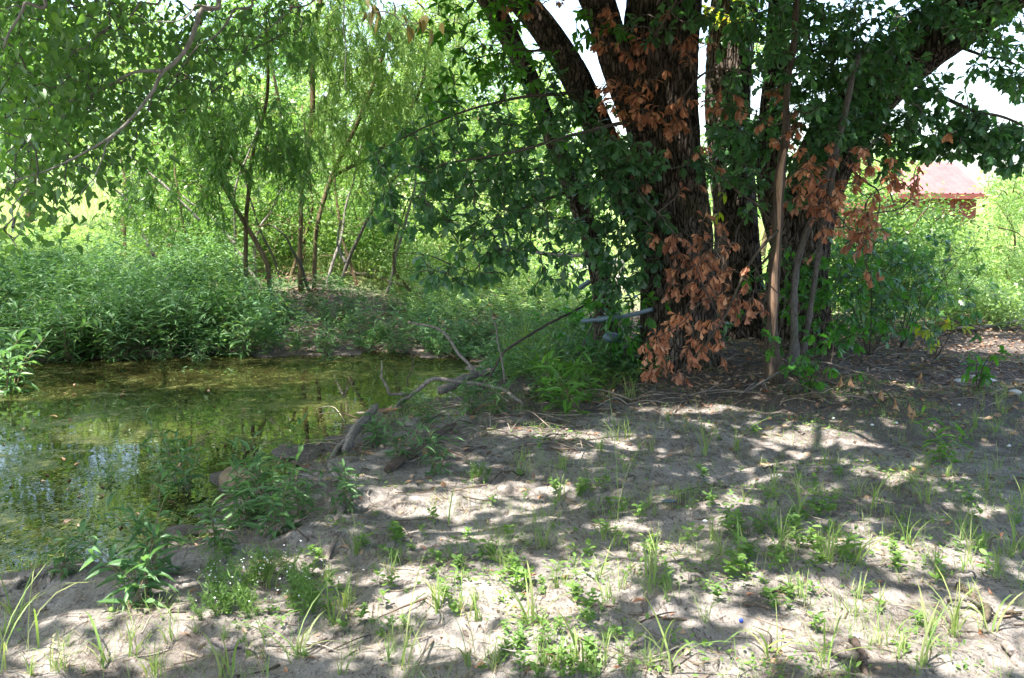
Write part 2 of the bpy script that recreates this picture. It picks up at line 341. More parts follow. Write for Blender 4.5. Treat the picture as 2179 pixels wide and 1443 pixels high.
# ------------------------------------------------------------------ setting: ground and water
def build_ground():
    u = np.linspace(-1, 1, 480); x = np.sign(u) * (7.5 * np.abs(u) + 1500 * np.abs(u) ** 9)
    v = np.linspace(0, 1, 640); y = -5 + 20 * v + 1700 * v ** 10
    X, Y = np.meshgrid(x, y); Z = gh(X, Y)
    V = np.stack([X, Y, Z], -1).reshape(-1, 3); nx = len(x); ny = len(y)
    i = np.arange(ny - 1)[:, None] * nx; j = np.arange(nx - 1)[None]
    Q = np.stack([i + j, i + j + 1, i + nx + j + 1, i + nx + j], -1).reshape(-1)
    m, t = new_mat('sandy_ground')
    g = N(t, "ShaderNodeNewGeometry"); pos = g.outputs['Position']
    at1 = N(t, "ShaderNodeAttribute"); at1.attribute_name = 'humus'; at2 = N(t, "ShaderNodeAttribute"); at2.attribute_name = 'turf'
    n_big = noise(t, pos, 1.1, 5, .6); n_mid = noise(t, pos, 7, 6, .7, .6); n_fine = noise(t, pos, 60, 5, .75); n_gr = noise(t, pos, 400, 2, .5)
    mp = N(t, "ShaderNodeMapping"); mp.inputs['Scale'].default_value = (1, .35, 1); mp.inputs['Rotation'].default_value = (0, 0, .6); t.links.new(pos, mp.inputs[0])
    n_str = noise(t, mp.outputs[0], 34, 5, .7, 1.5)
    sand = ramp(t, n_fine, [(.25, (.21, .19, .176)), (.5, (.335, .307, .287)), (.75, (.46, .425, .40))])
    soil = ramp(t, n_fine, [(.3, (.075, .064, .057)), (.55, (.165, .143, .129)), (.75, (.30, .265, .24))])
    h = mth(t, 'ADD', at1.outputs['Fac'], mth(t, 'MULTIPLY', mth(t, 'SUBTRACT', n_big, .5), 1.7))
    h = mth(t, 'ADD', h, mth(t, 'MULTIPLY', mth(t, 'SUBTRACT', n_fine, .5), .9))
    h = mth(t, 'ADD', h, mth(t, 'MULTIPLY', mth(t, 'SUBTRACT', n_mid, .5), 2.6))
    c = mixc(t, ramp(t, h, [(.22, (0, 0, 0)), (.85, (1, 1, 1))]), sand, soil)
    c = mixc(t, ramp(t, n_str, [(.53, (0, 0, 0)), (.62, (.8, .8, .8))]), c, (.085, .065, .055))
    turf = ramp(t, n_mid, [(.3, (.09, .15, .035)), (.6, (.2, .3, .08)), (.8, (.33, .36, .15))])
    c = mixc(t, at2.outputs['Fac'], c, turf)
    hb = mth(t, 'ADD', mth(t, 'MULTIPLY', n_mid, .5), mth(t, 'ADD', mth(t, 'MULTIPLY', n_fine, .4), mth(t, 'MULTIPLY', n_str, .3)))
    c = mixc(t, 1.0, c, ramp(t, n_gr, [(.3, (.72, .7, .68)), (.7, (1.22, 1.2, 1.18))]), 'MULTIPLY')
    out(t, princ(t, c, .95, .12, bump(t, hb, .05)))
    me = mk_mesh('ground', V, Q, np.full(len(Q) // 4, 4), m)
    d = pond_d(X, Y)
    e = Y - .25 * f_mid(X, Y); hum = .30 + .12 * sstep(4.5, 6.5, Y) + .85 * (1 - sstep(.0, .95, d)) + 1.0 * sstep(7.0, 8.9, e + .2 * f_big(X * 1.7, Y * 1.7) + .5 * sstep(1.5, 4, X)) + .35 * sstep(1.2, 3.0, X) * sstep(5.8, 7.6, e) + .12 * f_big(X * 1.5, Y * 1.5)
    tf = sstep(14, 17, Y) * .9
    for nm, arr in (('humus', hum), ('turf', tf)):
        a = me.attributes.new(nm, 'FLOAT', 'POINT'); a.data.foreach_set('value', arr.ravel().astype(np.float32))
    o = bpy.data.objects.new('ground', me); COL.objects.link(o); tag(o, kind='structure')
build_ground()
def build_water():
    lo, hi = POND.min(0), POND.max(0)
    X, Y = np.meshgrid(np.linspace(lo[0] - 1, hi[0] + .6, 40), np.linspace(lo[1] - .6, hi[1] + .6, 40))
    V = np.stack([X, Y, 0 * X + WL], -1).reshape(-1, 3); i = np.arange(39)[:, None] * 40; j = np.arange(39)[None]
    Q = np.stack([i + j, i + j + 1, i + 41 + j, i + 40 + j], -1).reshape(-1)
    m, t = new_mat('pond_water'); g = N(t, "ShaderNodeNewGeometry"); pos = g.outputs['Position']
    n1 = noise(t, pos, 1.6, 6, .68, .7); n2 = noise(t, pos, 9, 6, .7, .5); n3 = noise(t, pos, 70, 4, .7)
    s = mth(t, 'ADD', mth(t, 'MULTIPLY', n1, .55), mth(t, 'MULTIPLY', n2, .45)); s2 = mth(t, 'ADD', s, mth(t, 'MULTIPLY', mth(t, 'SUBTRACT', n3, .5), .22))
    mask = ramp(t, s2, [(.53, (0, 0, 0)), (.60, (1, 1, 1))])
    deep = ramp(t, n2, [(.3, (.008, .008, .003)), (.7, (.03, .028, .009))])
    scum = ramp(t, n3, [(.3, (.025, .025, .008)), (.55, (.06, .06, .018)), (.75, (.14, .14, .05))])
    c = mixc(t, mask, deep, scum)
    rg = mth(t, 'ADD', mth(t, 'MULTIPLY', mask, .30), .02)
    nb = noise(t, pos, 5, 3, .5); hb = mth(t, 'ADD', mth(t, 'MULTIPLY', nb, .5), mth(t, 'MULTIPLY', mask, .25))
    out(t, princ(t, c, rg, .32, bump(t, hb, .004, .5)))
    o = bpy.data.objects.new('water', mk_mesh('water', V, Q, np.full(len(Q) // 4, 4), m)); COL.objects.link(o); tag(o, kind='structure')
build_water()

# ------------------------------------------------------------------ tree helpers
def grow_net(skel, targets, r_tip=.0035, r_max=.03, sag=.08, r=rng, mb=None, sides=5, maxd=None):
    """join each target to the nearest wood already there; returns the outgoing direction at each target"""
    nodes = [np.asarray(skel, float)]; base = np.concatenate(nodes)
    targets = np.asarray(targets, float)
    d0 = np.array([np.min(np.linalg.norm(base - t, axis=1)) for t in targets]); order = np.argsort(d0)
    arr = np.zeros((len(base) + len(targets) * 5, 3)); arr[:len(base)] = base; n = len(base); D = np.zeros((len(targets), 3)); OK = np.ones(len(targets), bool)
    for k in order:
        t = targets[k]; dd = np.linalg.norm(arr[:n] - t, axis=1); i = int(np.argmin(dd)); s = arr[i]; L = dd[i]
        if maxd and L > maxd: OK[k] = False; D[k] = (0, 0, -1); continue
        mid = (s + t) / 2 + r.normal(0, .1 * L, 3) + np.array([0, 0, sag * L])
        P = smooth_path([s, mid, t], 6 if L > .25 else 4)
        rad = np.linspace(min(r_max, r_tip + .014 * L), r_tip, len(P))
        if mb is not None: mb.add(*tube(P, rad, sides, caps=False))
        arr[n:n + len(P) - 1] = P[1:]; n += len(P) - 1; D[k] = nrmz(P[-1] - P[-2])
    return D, OK
def rosettes(C, D, nl, size, r=rng, droop=.35, tilt=(.6, 1.25), tmpl=T_OAK, keep=None, wr=(.8, 1.15)):
    n = len(C); m = nl; a = r.uniform(0, 6.28, (n, 1)) + np.arange(m)[None] * 2.4 + r.normal(0, .25, (n, m))
    ref = nrmz(np.cross(D, rdir(n, r))); b2 = np.cross(D, ref); ti = r.uniform(tilt[0], tilt[1], (n, m))
    A = np.cos(ti)[..., None] * D[:, None] + np.sin(ti)[..., None] * (np.cos(a)[..., None] * ref[:, None] + np.sin(a)[..., None] * b2[:, None])
    A[..., 2] -= droop * r.uniform(.5, 1.5, (n, m)); A = nrmz(A).reshape(-1, 3)
    P = (C[:, None] - D[:, None] * r.uniform(0, .06, (n, m))[..., None]).reshape(-1, 3)
    Nn = np.array([0, 0, 1.0]) + r.normal(0, .45, (n * m, 3)); S = size * r.uniform(.65, 1.2, n * m)
    k = r.uniform(size=n * m) > .12
    if keep is not None: k &= keep(P)
    return scatter(tmpl, P[k], A[k], Nn[k], S[k], r.uniform(wr[0], wr[1], k.sum()), r.uniform(.4, 2.2, k.sum()))
def clump_leaves(C, nl, rad, size, tmpl, r=rng, droop=.3, flat=.6, keep=None):
    n = len(C); O = r.normal(size=(n, nl, 3)) * rad * np.array([1, 1, flat]); P = (C[:, None] + O).reshape(-1, 3)
    A = rdir(n * nl, r); A[:, 2] = A[:, 2] * .5 - droop; Nn = np.array([0, 0, .8]) + r.normal(0, .6, (n * nl, 3)); S = size * r.uniform(.6, 1.2, n * nl)
    if keep is not None:
        k = keep(P); P, A, Nn, S = P[k], A[k], Nn[k], S[k]
    return scatter(tmpl, P, A, Nn, S, r.uniform(.7, 1.2, len(P)))
def px_blobs(bl, r=rng):
    """(px,py,rx,ry,Ynear,Yfar,n) ellipses measured in the photo with a real depth range"""
    o = []
    for px, py, rx, ry, y0, y1, n in bl:
        a = r.uniform(0, 6.283, n); q = np.sqrt(r.uniform(size=n)); o.append(PD(px + rx * q * np.cos(a), py + ry * q * np.sin(a), r.uniform(y0, y1, n)))
    return np.concatenate(o)
def trunk_prof(depth, k, seed, flare=0.0, lump=.06):
    r = np.random.default_rng(seed); ph = r.uniform(0, 6.28, 8)
    ks = r.integers(max(2, int(k * .35)), int(k * 1.1) + 2, 9); fz = r.uniform(-9, 9, 9); pj = r.uniform(0, 6.28, 9); wz = r.uniform(3, 8, 9)
    def f(t, a, P):
        z = P[:, 2][:, None]; hgt = z - z.min(); g = 0
        for q in range(9): g = g + np.sin(a * ks[q] + fz[q] * z + .8 * np.sin(z * wz[q] + pj[q] + 2 * a) + pj[q])
        rid = 1 - np.abs(g) / 2.2
        lumps = lump * (np.sin(a * 2 + z * 1.4 + ph[4]) + .7 * np.sin(a * 3 - z * 2.2 + ph[5]) + .5 * np.sin(a * 5 + z * 3 + ph[6]))
        fl = flare * np.exp(-hgt / .3) * (1 + .5 * np.sin(a * 5 + ph[7]))
        return 1 + depth * (rid - .3) + lumps + fl
    return f

# ------------------------------------------------------------------ the oaks
def px_trunk(pts, n=90):
    """(px, py, Y, width_px)"""
    P = np.array([PD(a, b, y) for a, b, y, _ in pts]); rad = np.array([wd / F0 * y / 2 for _, _, y, wd in pts])
    Q = smooth_path(np.column_stack([P, rad]), n); return Q[:, :3], Q[:, 3]
def add_trunk(parent, pts, seed, name='trunk', n=230, sides=190, depth=.07, k=34, flare=.22, up=2.5, mat='oakbark', lean=None):
    P, rad = px_trunk(pts, n)
    # first point sits on the ground
    P[0][2] = min(P[0][2], gh(P[0][0], P[0][1]) - .12)
    d = nrmz(P[-1] - P[-6]) if lean is None else nrmz(np.array(lean, float))
    ext = P[-1] + d * np.linspace(.05, up, 30)[:, None]; ext = ext + (np.linspace(0, 1, 30)[:, None] ** 2) * np.array([0, -.2, .4])
    P = np.vstack([P, ext]); rad = np.concatenate([rad, np.linspace(rad[-1], rad[-1] * .55, 30)])
    mb = MB(); mb.add(*tube(P, rad, sides, trunk_prof(depth, k, seed, flare))); mb.obj(name, M[mat], parent); return P, rad

def overhead(P_from, cx, cy, rx, ry, z0, z1, n, r):
    a = r.uniform(0, 6.283, n); q = np.sqrt(r.uniform(size=n))
    T = np.stack([cx + rx * q * np.cos(a), cy + ry * q * np.sin(a), z0 + (z1 - z0) * r.uniform(size=n) ** .8], -1)
    return T
def above_frame(T, margin=.35):
    """keeps the high canopy above what the photograph shows"""
    lim = CAM_H + np.maximum(T[:, 1], .2) * math.tan(math.atan(721 / F0) - PITCH)
    return T[T[:, 2] > lim + margin]

def build_oak_main():
    base = PD(1450, 785, 9.4); base[2] = gh(base[0], base[1])
    t = empty('oak_tree', base, 'thick furrowed oak trunk hung with clusters of dead orange-brown leaves', 'tree', 'oaks of the clump')
    r = np.random.default_rng(11)
    A, ra = add_trunk(t, [(1452, 815, 9.4, 168), (1452, 770, 9.4, 162), (1450, 700, 9.4, 150), (1444, 600, 9.42, 142), (1438, 500, 9.45, 138), (1428, 400, 9.5, 134), (1416, 300, 9.5, 136), (1408, 200, 9.5, 142), (1406, 100, 9.5, 148), (1410, 0, 9.5, 150), (1425, -150, 9.5, 140)], 1, up=2.5)
    B, rb = add_trunk(t, [(1410, 540, 9.5, 56), (1355, 450, 9.5, 64), (1310, 360, 9.55, 62), (1268, 260, 9.6, 60), (1222, 160, 9.6, 62), (1165, 70, 9.6, 60), (1110, 0, 9.6, 56), (1020, -110, 9.5, 60)], 2, up=2.2, flare=0, lean=(-.6, -.5, .7))
    B2, rb2 = add_trunk(t, [(1400, 330, 9.4, 60), (1350, 230, 9.35, 64), (1312, 130, 9.3, 62), (1282, 30, 9.25, 62), (1235, -90, 9.1, 76)], 3, up=2.4, flare=0, lean=(-.3, -.5, .8))
    tw = MB()
    # bare boughs reaching left and down
    bs = [([(1400, 262, 9.3), (1340, 268, 9.1), (1290, 275, 8.9), (1210, 290, 8.7), (1130, 310, 8.5), (1040, 330, 8.4), (930, 345, 8.3)], .022),
          ([(1300, 380, 9.4), (1230, 400, 9.0), (1140, 430, 8.7), (1050, 470, 8.6), (980, 520, 8.6)], .018),
          ([(1240, 190, 9.5), (1160, 210, 9.2), (1060, 230, 9.0), (960, 260, 8.8), (870, 300, 8.7)], .018),
          ([(1180, 100, 9.5), (1100, 120, 9.3), (1010, 130, 9.2)], .016),
          ([(1420, 250, 9.15), (1480, 170, 8.9), (1560, 150, 8.6), (1640, 170, 8.4)], .014),
          ([(1440, 480, 9.2), (1500, 510, 8.9), (1560, 520, 8.7), (1500, 560, 8.6)], .01),
          ([(1380, 150, 9.2), (1400, 60, 8.8), (1450, -20, 8.5)], .015),
          ([(1390, 320, 9.2), (1350, 380, 8.9), (1380, 450, 8.75), (1430, 500, 8.7)], .012)]
    skel = [A[::3], B[::3], B2[::3]]
    for i, (pp, rr) in enumerate(bs):
        P = smooth_path([PD(*q) for q in pp], 26); P = jitter_path(P, .03, i); bo = MB(); bo.add(*tube(P, np.linspace(rr, rr * .35, 26), 7)); bo.obj('branch', M['twig'], t); skel.append(P[4:])
    skel = np.concatenate(skel)
    gm = px_blobs([(1000, 300, 130, 110, 8.3, 9.3, 62), (880, 340, 90, 70, 8.2, 9.0, 40), (1130, 330, 130, 90, 8.3, 9.2, 60), (1040, 420, 170, 80, 8.2, 9.2, 84), (880, 440, 95, 70, 8.3, 9.0, 38),
                   (1120, 500, 150, 60, 8.2, 9.2, 60), (960, 560, 90, 50, 8.4, 9.0, 20), (1270, 350, 90, 60, 8.4, 9.0, 34), (1320, 330, 60, 45, 8.3, 8.8, 20), (1250, 250, 60, 60, 8.9, 9.4, 14), (1370, 350, 40, 30, 8.5, 8.8, 10), (1270, 460, 70, 70, 8.7, 9.2, 22),
                   (1310, 600, 40, 80, 8.9, 9.3, 14), (1380, 470, 50, 60, 8.8, 9.1, 14), (1440, 30, 60, 40, 8.6, 9.0, 8), (1180, 590, 60, 30, 8.4, 9, 8), (1080, 560, 60, 40, 8.4, 9, 14),
                   (1330, 440, 60, 90, 8.8, 9.1, 46), (1280, 330, 60, 60, 8.8, 9.2, 26), (1350, 560, 34, 60, 8.9, 9.15, 16), (1560, 250, 50, 110, 8.7, 9.1, 30), (1590, 400, 40, 60, 8.9, 9.2, 14), (1180, 200, 50, 70, 9.0, 9.4, 14), (1290, 560, 40, 60, 9.0, 9.3, 14), (1480, 350, 40, 30, 8.8, 9.0, 8), (1380, 560, 30, 60, 8.9, 9.1, 8), (1480, 20, 60, 40, 8.7, 9.0, 12), (1360, 60, 50, 30, 8.8, 9, 6), (1000, 590, 60, 20, 8.5, 9, 6)], r)
    D, ok = grow_net(skel, gm, mb=tw, r=r)
    lf = MB(); lf.add(*rosettes(gm, D, 8, .105, r)); lf.obj('crown', M['oak'], t)
    lm = px_blobs([(1020, 90, 90, 90, 8.6, 9.8, 40), (1110, 170, 90, 80, 8.8, 9.8, 34), (960, 190, 60, 80, 8.8, 9.6, 22), (1180, 250, 60, 60, 9, 9.7, 16), (1320, 60, 40, 40, 8.6, 9.2, 5), (1240, 60, 30, 60, 8.8, 9.4, 8), (1080, 30, 60, 40, 8.8, 9.4, 16), (930, 60, 40, 60, 8.9, 9.5, 10)], r)
    D, ok = grow_net(skel, lm, mb=tw, r=r)
    lf = MB(); lf.add(*rosettes(lm, D, 7, .10, r, tmpl=T_OVAL)); lf.obj('young_leaves', M['oak_light'], t)
    # dead clusters
    dm = px_blobs([(1285, 190, 34, 22, 8.8, 9.1, 7), (1340, 215, 60, 28, 8.8, 9.0, 16), (1400, 245, 50, 26, 8.7, 9.0, 12), (1340, 130, 30, 40, 8.9, 9.1, 7), (1375, 110, 30, 30, 8.8, 9.0, 6), (1290, 40, 30, 30, 8.8, 9.0, 5), (1290, 90, 18, 30, 8.8, 9, 4),
                   (1465, 90, 16, 34, 8.8, 8.95, 8), (1440, 220, 20, 20, 8.8, 8.95, 5), (1440, 275, 30, 16, 8.8, 8.95, 6), (1105, 20, 30, 22, 9, 9.3, 6), (1420, 520, 26, 30, 8.7, 8.9, 7), (1480, 540, 60, 30, 8.6, 8.85, 16), (1530, 580, 50, 40, 8.55, 8.8, 14),
                   (1445, 600, 30, 30, 8.6, 8.85, 8), (1500, 620, 40, 20, 8.6, 8.8, 8), (1540, 650, 36, 26, 8.6, 8.8, 8), (1500, 480, 40, 14, 8.6, 8.8, 4), (1370, 390, 24, 30, 8.7, 8.9, 4), (1540, 220, 50, 30, 8.5, 8.8, 7), (1390, 170, 30, 20, 8.8, 9, 4)], r)
    dm = dm + r.normal(0, .035, dm.shape); dm = np.vstack([dm[r.uniform(size=len(dm)) < .97], dm[::3] + r.normal(0, .15, dm[::3].shape) * [1.3, .6, 1.3]]); D, ok = grow_net(skel, dm, mb=tw, r=r, r_max=.008)
    dl = MB(); dl.add(*rosettes(dm, D, 7, .09, r, droop=.8, tilt=(.2, .9), wr=(.6, .95))); dl.obj('dead_leaves', M['dead'], t)
    # crown over the sand, towards the camera
    oh = np.vstack([overhead(None, .1, 3.4, 3.7, 6.6, 3.2, 6.5, 5600, r), overhead(None, 1.4, 9.6, 3.8, 3.6, 3.8, 8.0, 1300, r), overhead(None, -1.6, 11.6, 3.0, 2.2, 4.6, 7.5, 900, r)]); oh = above_frame(oh)
    limbs = []
    for k in range(9):
        s = A[-1 - 3 * (k % 4)] if k % 2 else B2[-1 - 3 * (k % 3)]
        e = np.array([r.uniform(-2.0, 3.5), r.uniform(.3, 6.5), r.uniform(4.0, 5.4)]); P = jitter_path(smooth_path([s, (s + e) / 2 + [0, 0, .5], e], 30), .1, k + 50); bo = MB(); bo.add(*tube(P, np.linspace(.06, .015, 30), 7)); bo.obj('branch', M['oakbark'], t); limbs.append(P)
    D, ok = grow_net(np.concatenate(limbs + [A[-30:], B2[-30:]]), oh, mb=tw, r=r, sides=3)
    cn = MB(); cn.add(*rosettes(oh, D, 11, .185, r, tmpl=T_SIMPLE, keep=lambda P: keep_shade(P) & (P[:, 2] > CAM_H + .3 + np.maximum(P[:, 1], 0) * math.tan(math.atan(721 / F0) - PITCH)))); cn.obj('upper_crown', M['oak'], t)
    tw.obj('twigs', M['twig'], t)
build_oak_main()

def build_oak_young():
    base = PD(1292, 755, 10.2); base[2] = gh(base[0], base[1])
    t = empty('young_oak', base, 'slender dark oak stem leaning left, left of the thick trunk', 'tree', 'oaks of the clump'); r = np.random.default_rng(12)
    C, rc = add_trunk(t, [(1292, 760, 10.2, 60), (1288, 680, 10.2, 48), (1278, 600, 10.2, 44), (1258, 510, 10.2, 42), (1230, 430, 10.2, 40), (1195, 340, 10.2, 38), (1160, 250, 10.2, 36), (1128, 170, 10.2, 36), (1092, 95, 10.2, 38), (1045, 10, 10.2, 40), (980, -90, 10.2, 36)], 5, sides=90, k=18, up=2.0)
    tw = MB(); T = px_blobs([(1220, 400, 50, 50, 9.8, 10.4, 10), (1150, 300, 60, 60, 9.8, 10.4, 12), (1240, 560, 40, 60, 9.9, 10.3, 8), (1100, 150, 50, 50, 9.8, 10.4, 10)], r)
    D, ok = grow_net(C[::3], T, mb=tw, r=r); lf = MB(); lf.add(*rosettes(T, D, 7, .1, r)); lf.obj('crown', M['oak'], t); tw.obj('twigs', M['twig'], t)
build_oak_young()

def build_oak_back():
    base = PD(1572, 740, 10.9); base[2] = gh(base[0], base[1])
    t = empty('oak_tree', base, 'upright oak trunk behind the gap between the two biggest trunks', 'tree', 'oaks of the clump'); r = np.random.default_rng(13)
    Dk, rd = add_trunk(t, [(1575, 735, 10.9, 120), (1572, 650, 10.9, 104), (1566, 500, 10.9, 96), (1556, 380, 10.9, 92), (1550, 260, 10.9, 90), (1554, 140, 10.9, 88), (1562, 20, 10.9, 90), (1570, -100, 10.9, 80)], 6, sides=130, k=26, up=2.0)
    tw = MB(); T = px_blobs([(1545, 60, 60, 60, 10.2, 10.7, 14), (1560, 330, 60, 90, 10.2, 10.7, 22), (1620, 300, 50, 60, 10.2, 10.8, 12), (1530, 200, 40, 50, 10.3, 10.7, 8)], r)
    D, ok = grow_net(Dk[::3], T, mb=tw, r=r); lf = MB(); lf.add(*rosettes(T, D, 7, .1, r)); lf.obj('crown', M['oak'], t)
    T = px_blobs([(1560, 25, 60, 30, 10.4, 10.7, 12), (1520, 20, 20, 20, 10.3, 10.7, 4), (1525, 440, 30, 30, 9.8, 10.2, 2)], r); D, ok = grow_net(Dk[::3], T, mb=tw, r=r)
    lf = MB(); lf.add(*rosettes(T, D, 6, .1, r, tmpl=T_OVAL)); lf.obj('backlit_tint_leaves', M['yellow_backlit'], t); tw.obj('twigs', M['twig'], t)  # leaves lit through from behind: the glow is put into their colour
build_oak_back()

def build_oak_leaning():
    base = PD(1700, 730, 10.2); base[2] = gh(base[0], base[1])
    t = empty('leaning_oak', base, 'massive oak trunk leaning to the right under dark leaves', 'tree', 'oaks of the clump'); r = np.random.default_rng(14)
    E, re = add_trunk(t, [(1700, 745, 10.2, 150), (1698, 660, 10.2, 136), (1700, 560, 10.2, 122), (1715, 460, 10.2, 112), (1745, 360, 10.1, 110), (1800, 260, 10.0, 110), (1870, 175, 9.9, 112), (1960, 100, 9.7, 106), (2060, 30, 9.5, 110), (2180, -50, 9.2, 100)], 7, sides=180, k=32, up=3.0, lean=(.7, -.4, .35))
    E2, re2 = add_trunk(t, [(1690, 560, 10.3, 70), (1650, 440, 10.3, 64), (1640, 300, 10.3, 56), (1650, 160, 10.2, 48), (1660, 0, 10.2, 44), (1670, -100, 10.2, 40)], 8, sides=100, k=18, up=1.6, flare=0)
    tw = MB(); skel = [E[::3], E2[::3]]
    bs = [([(1900, 150, 9.8), (1960, 190, 9.3), (2040, 230, 9.0), (2120, 260, 8.8), (2200, 290, 8.7)], .025), ([(1800, 260, 9.9), (1880, 270, 9.5), (1960, 300, 9.2), (2050, 320, 9.0)], .018),
          ([(1990, 80, 9.7), (2060, 110, 9.2), (2120, 130, 9.0), (2200, 160, 8.9)], .02), ([(1660, 150, 10.1), (1700, 120, 9.6), (1760, 90, 9.2), (1830, 60, 9.0)], .018), ([(1790, 230, 9.9), (1740, 160, 9.4), (1700, 60, 9.1), (1640, 20, 9.0)], .016),
          ([(1770, 330, 9.9), (1830, 390, 9.4), (1860, 430, 9.2), (1840, 520, 9.1)], .012), ([(1740, 380, 9.9), (1780, 390, 9.5), (1740, 440, 9.2)], .012), ([(1790, 330, 9.9), (1870, 340, 9.4), (1930, 370, 9.2)], .012)]
    for i, (pp, rr) in enumerate(bs):
        P = smooth_path([PD(*q) for q in pp], 26); P = jitter_path(P, .03, i + 9); bo = MB(); bo.add(*tube(P, np.linspace(rr, rr * .35, 26), 7)); bo.obj('branch', M['twig'], t); skel.append(P[4:])
    skel = np.concatenate(skel)
    gm = px_blobs([(1620, 40, 70, 50, 8.9, 9.8, 26), (1720, 60, 90, 70, 8.8, 9.8, 60), (1840, 60, 110, 70, 8.8, 9.6, 80), (1960, 30, 80, 50, 8.8, 9.5, 40), (1780, 170, 110, 80, 8.9, 9.7, 72), (1640, 200, 60, 90, 9.2, 9.9, 26), (1900, 130, 60, 50, 8.9, 9.5, 24),
                   (1720, 290, 80, 60, 9.0, 9.8, 34), (1830, 260, 70, 60, 8.9, 9.6, 32), (1930, 230, 90, 60, 8.8, 9.3, 32), (1990, 280, 120, 60, 8.7, 9.2, 84), (2080, 290, 90, 50, 8.6, 9.1, 64), (2150, 310, 60, 50, 8.6, 9.0, 44), (2120, 50, 80, 60, 8.7, 9.2, 40), (2160, 150, 50, 70, 8.7, 9.1, 30), (1960, 190, 50, 40, 8.7, 9.2, 14),
                   (2060, 170, 60, 40, 8.8, 9.2, 9), (2050, 250, 40, 30, 8.8, 9.1, 8), (1870, 330, 60, 40, 8.9, 9.4, 16), (1640, 320, 70, 50, 9.3, 9.9, 18), (1700, 400, 50, 40, 9.0, 9.6, 16), (1800, 220, 90, 90, 8.8, 9.2, 60), (1880, 120, 80, 60, 8.7, 9.0, 34), (1720, 200, 60, 90, 8.9, 9.3, 34), (1700, 30, 80, 40, 8.6, 9.0, 24), (1760, 320, 50, 50, 9.0, 9.3, 16), (1600, 80, 50, 60, 8.8, 9.4, 20), (1560, 300, 50, 90, 9.3, 9.8, 24), (1940, 330, 60, 30, 8.9, 9.3, 10), (2020, 40, 60, 40, 8.7, 9.1, 18)], r)
    D, ok = grow_net(skel, gm, mb=tw, r=r); lf = MB(); lf.add(*rosettes(gm, D, 8, .105, r)); lf.obj('crown', M['oak'], t)
    dm = px_blobs([(1740, 350, 40, 30, 8.4, 8.7, 10), (1740, 410, 44, 36, 8.4, 8.7, 18), (1700, 400, 20, 20, 8.4, 8.7, 4), (1760, 440, 30, 40, 8.4, 8.7, 10), (1845, 350, 26, 40, 8.4, 8.7, 11), (1925, 375, 34, 34, 8.4, 8.6, 12), (1850, 430, 26, 40, 8.4, 8.7, 10), (1830, 500, 18, 50, 8.4, 8.6, 11), (1755, 490, 16, 24, 8.4, 8.6, 5),
                   (1660, 180, 20, 20, 9, 9.3, 3), (1690, 280, 30, 26, 8.9, 9.2, 4), (1850, 580, 12, 30, 8.9, 9.1, 3), (1735, 265, 10, 10, 9, 9.2, 1), (1800, 380, 20, 20, 8.9, 9.2, 4)], r)
    dm = dm + r.normal(0, .035, dm.shape); dm = np.vstack([dm[r.uniform(size=len(dm)) < .97], dm[::3] + r.normal(0, .15, dm[::3].shape) * [1.3, .6, 1.3]]); D, ok = grow_net(skel, dm, mb=tw, r=r, r_max=.008); dl = MB(); dl.add(*rosettes(dm, D, 7, .09, r, droop=1.0, tilt=(.2, .9), wr=(.6, .95))); dl.obj('dead_leaves', M['dead'], t)
    oh = np.vstack([overhead(None, 4.0, 4.6, 3.2, 6.2, 3.4, 6.5, 3600, r), overhead(None, 4.4, 10.5, 2.8, 3.0, 4.2, 7.5, 800, r)]); oh = above_frame(oh); limbs = []
    for k in range(6):
        s = E[-1 - 4 * k]; e = np.array([r.uniform(2.5, 6), r.uniform(2, 8), r.uniform(4.2, 5.6)]); P = jitter_path(smooth_path([s, (s + e) / 2 + [0, 0, .6], e], 30), .1, k + 70); P = P[P[:, 2] > 2.2]
        bo = MB(); bo.add(*tube(P, np.linspace(.06, .015, len(P)), 7)); bo.obj('branch', M['oakbark'], t); limbs.append(P)
    D, ok = grow_net(np.concatenate(limbs + [E[-30:]]), oh, mb=tw, r=r, sides=3)
    cn = MB(); cn.add(*rosettes(oh, D, 11, .185, r, tmpl=T_SIMPLE, keep=lambda P: keep_shade(P) & (P[:, 2] > CAM_H + .3 + np.maximum(P[:, 1], 0) * math.tan(math.atan(721 / F0) - PITCH)))); cn.obj('upper_crown', M['oak'], t)
    tw.obj('twigs', M['twig'], t)
build_oak_leaning()

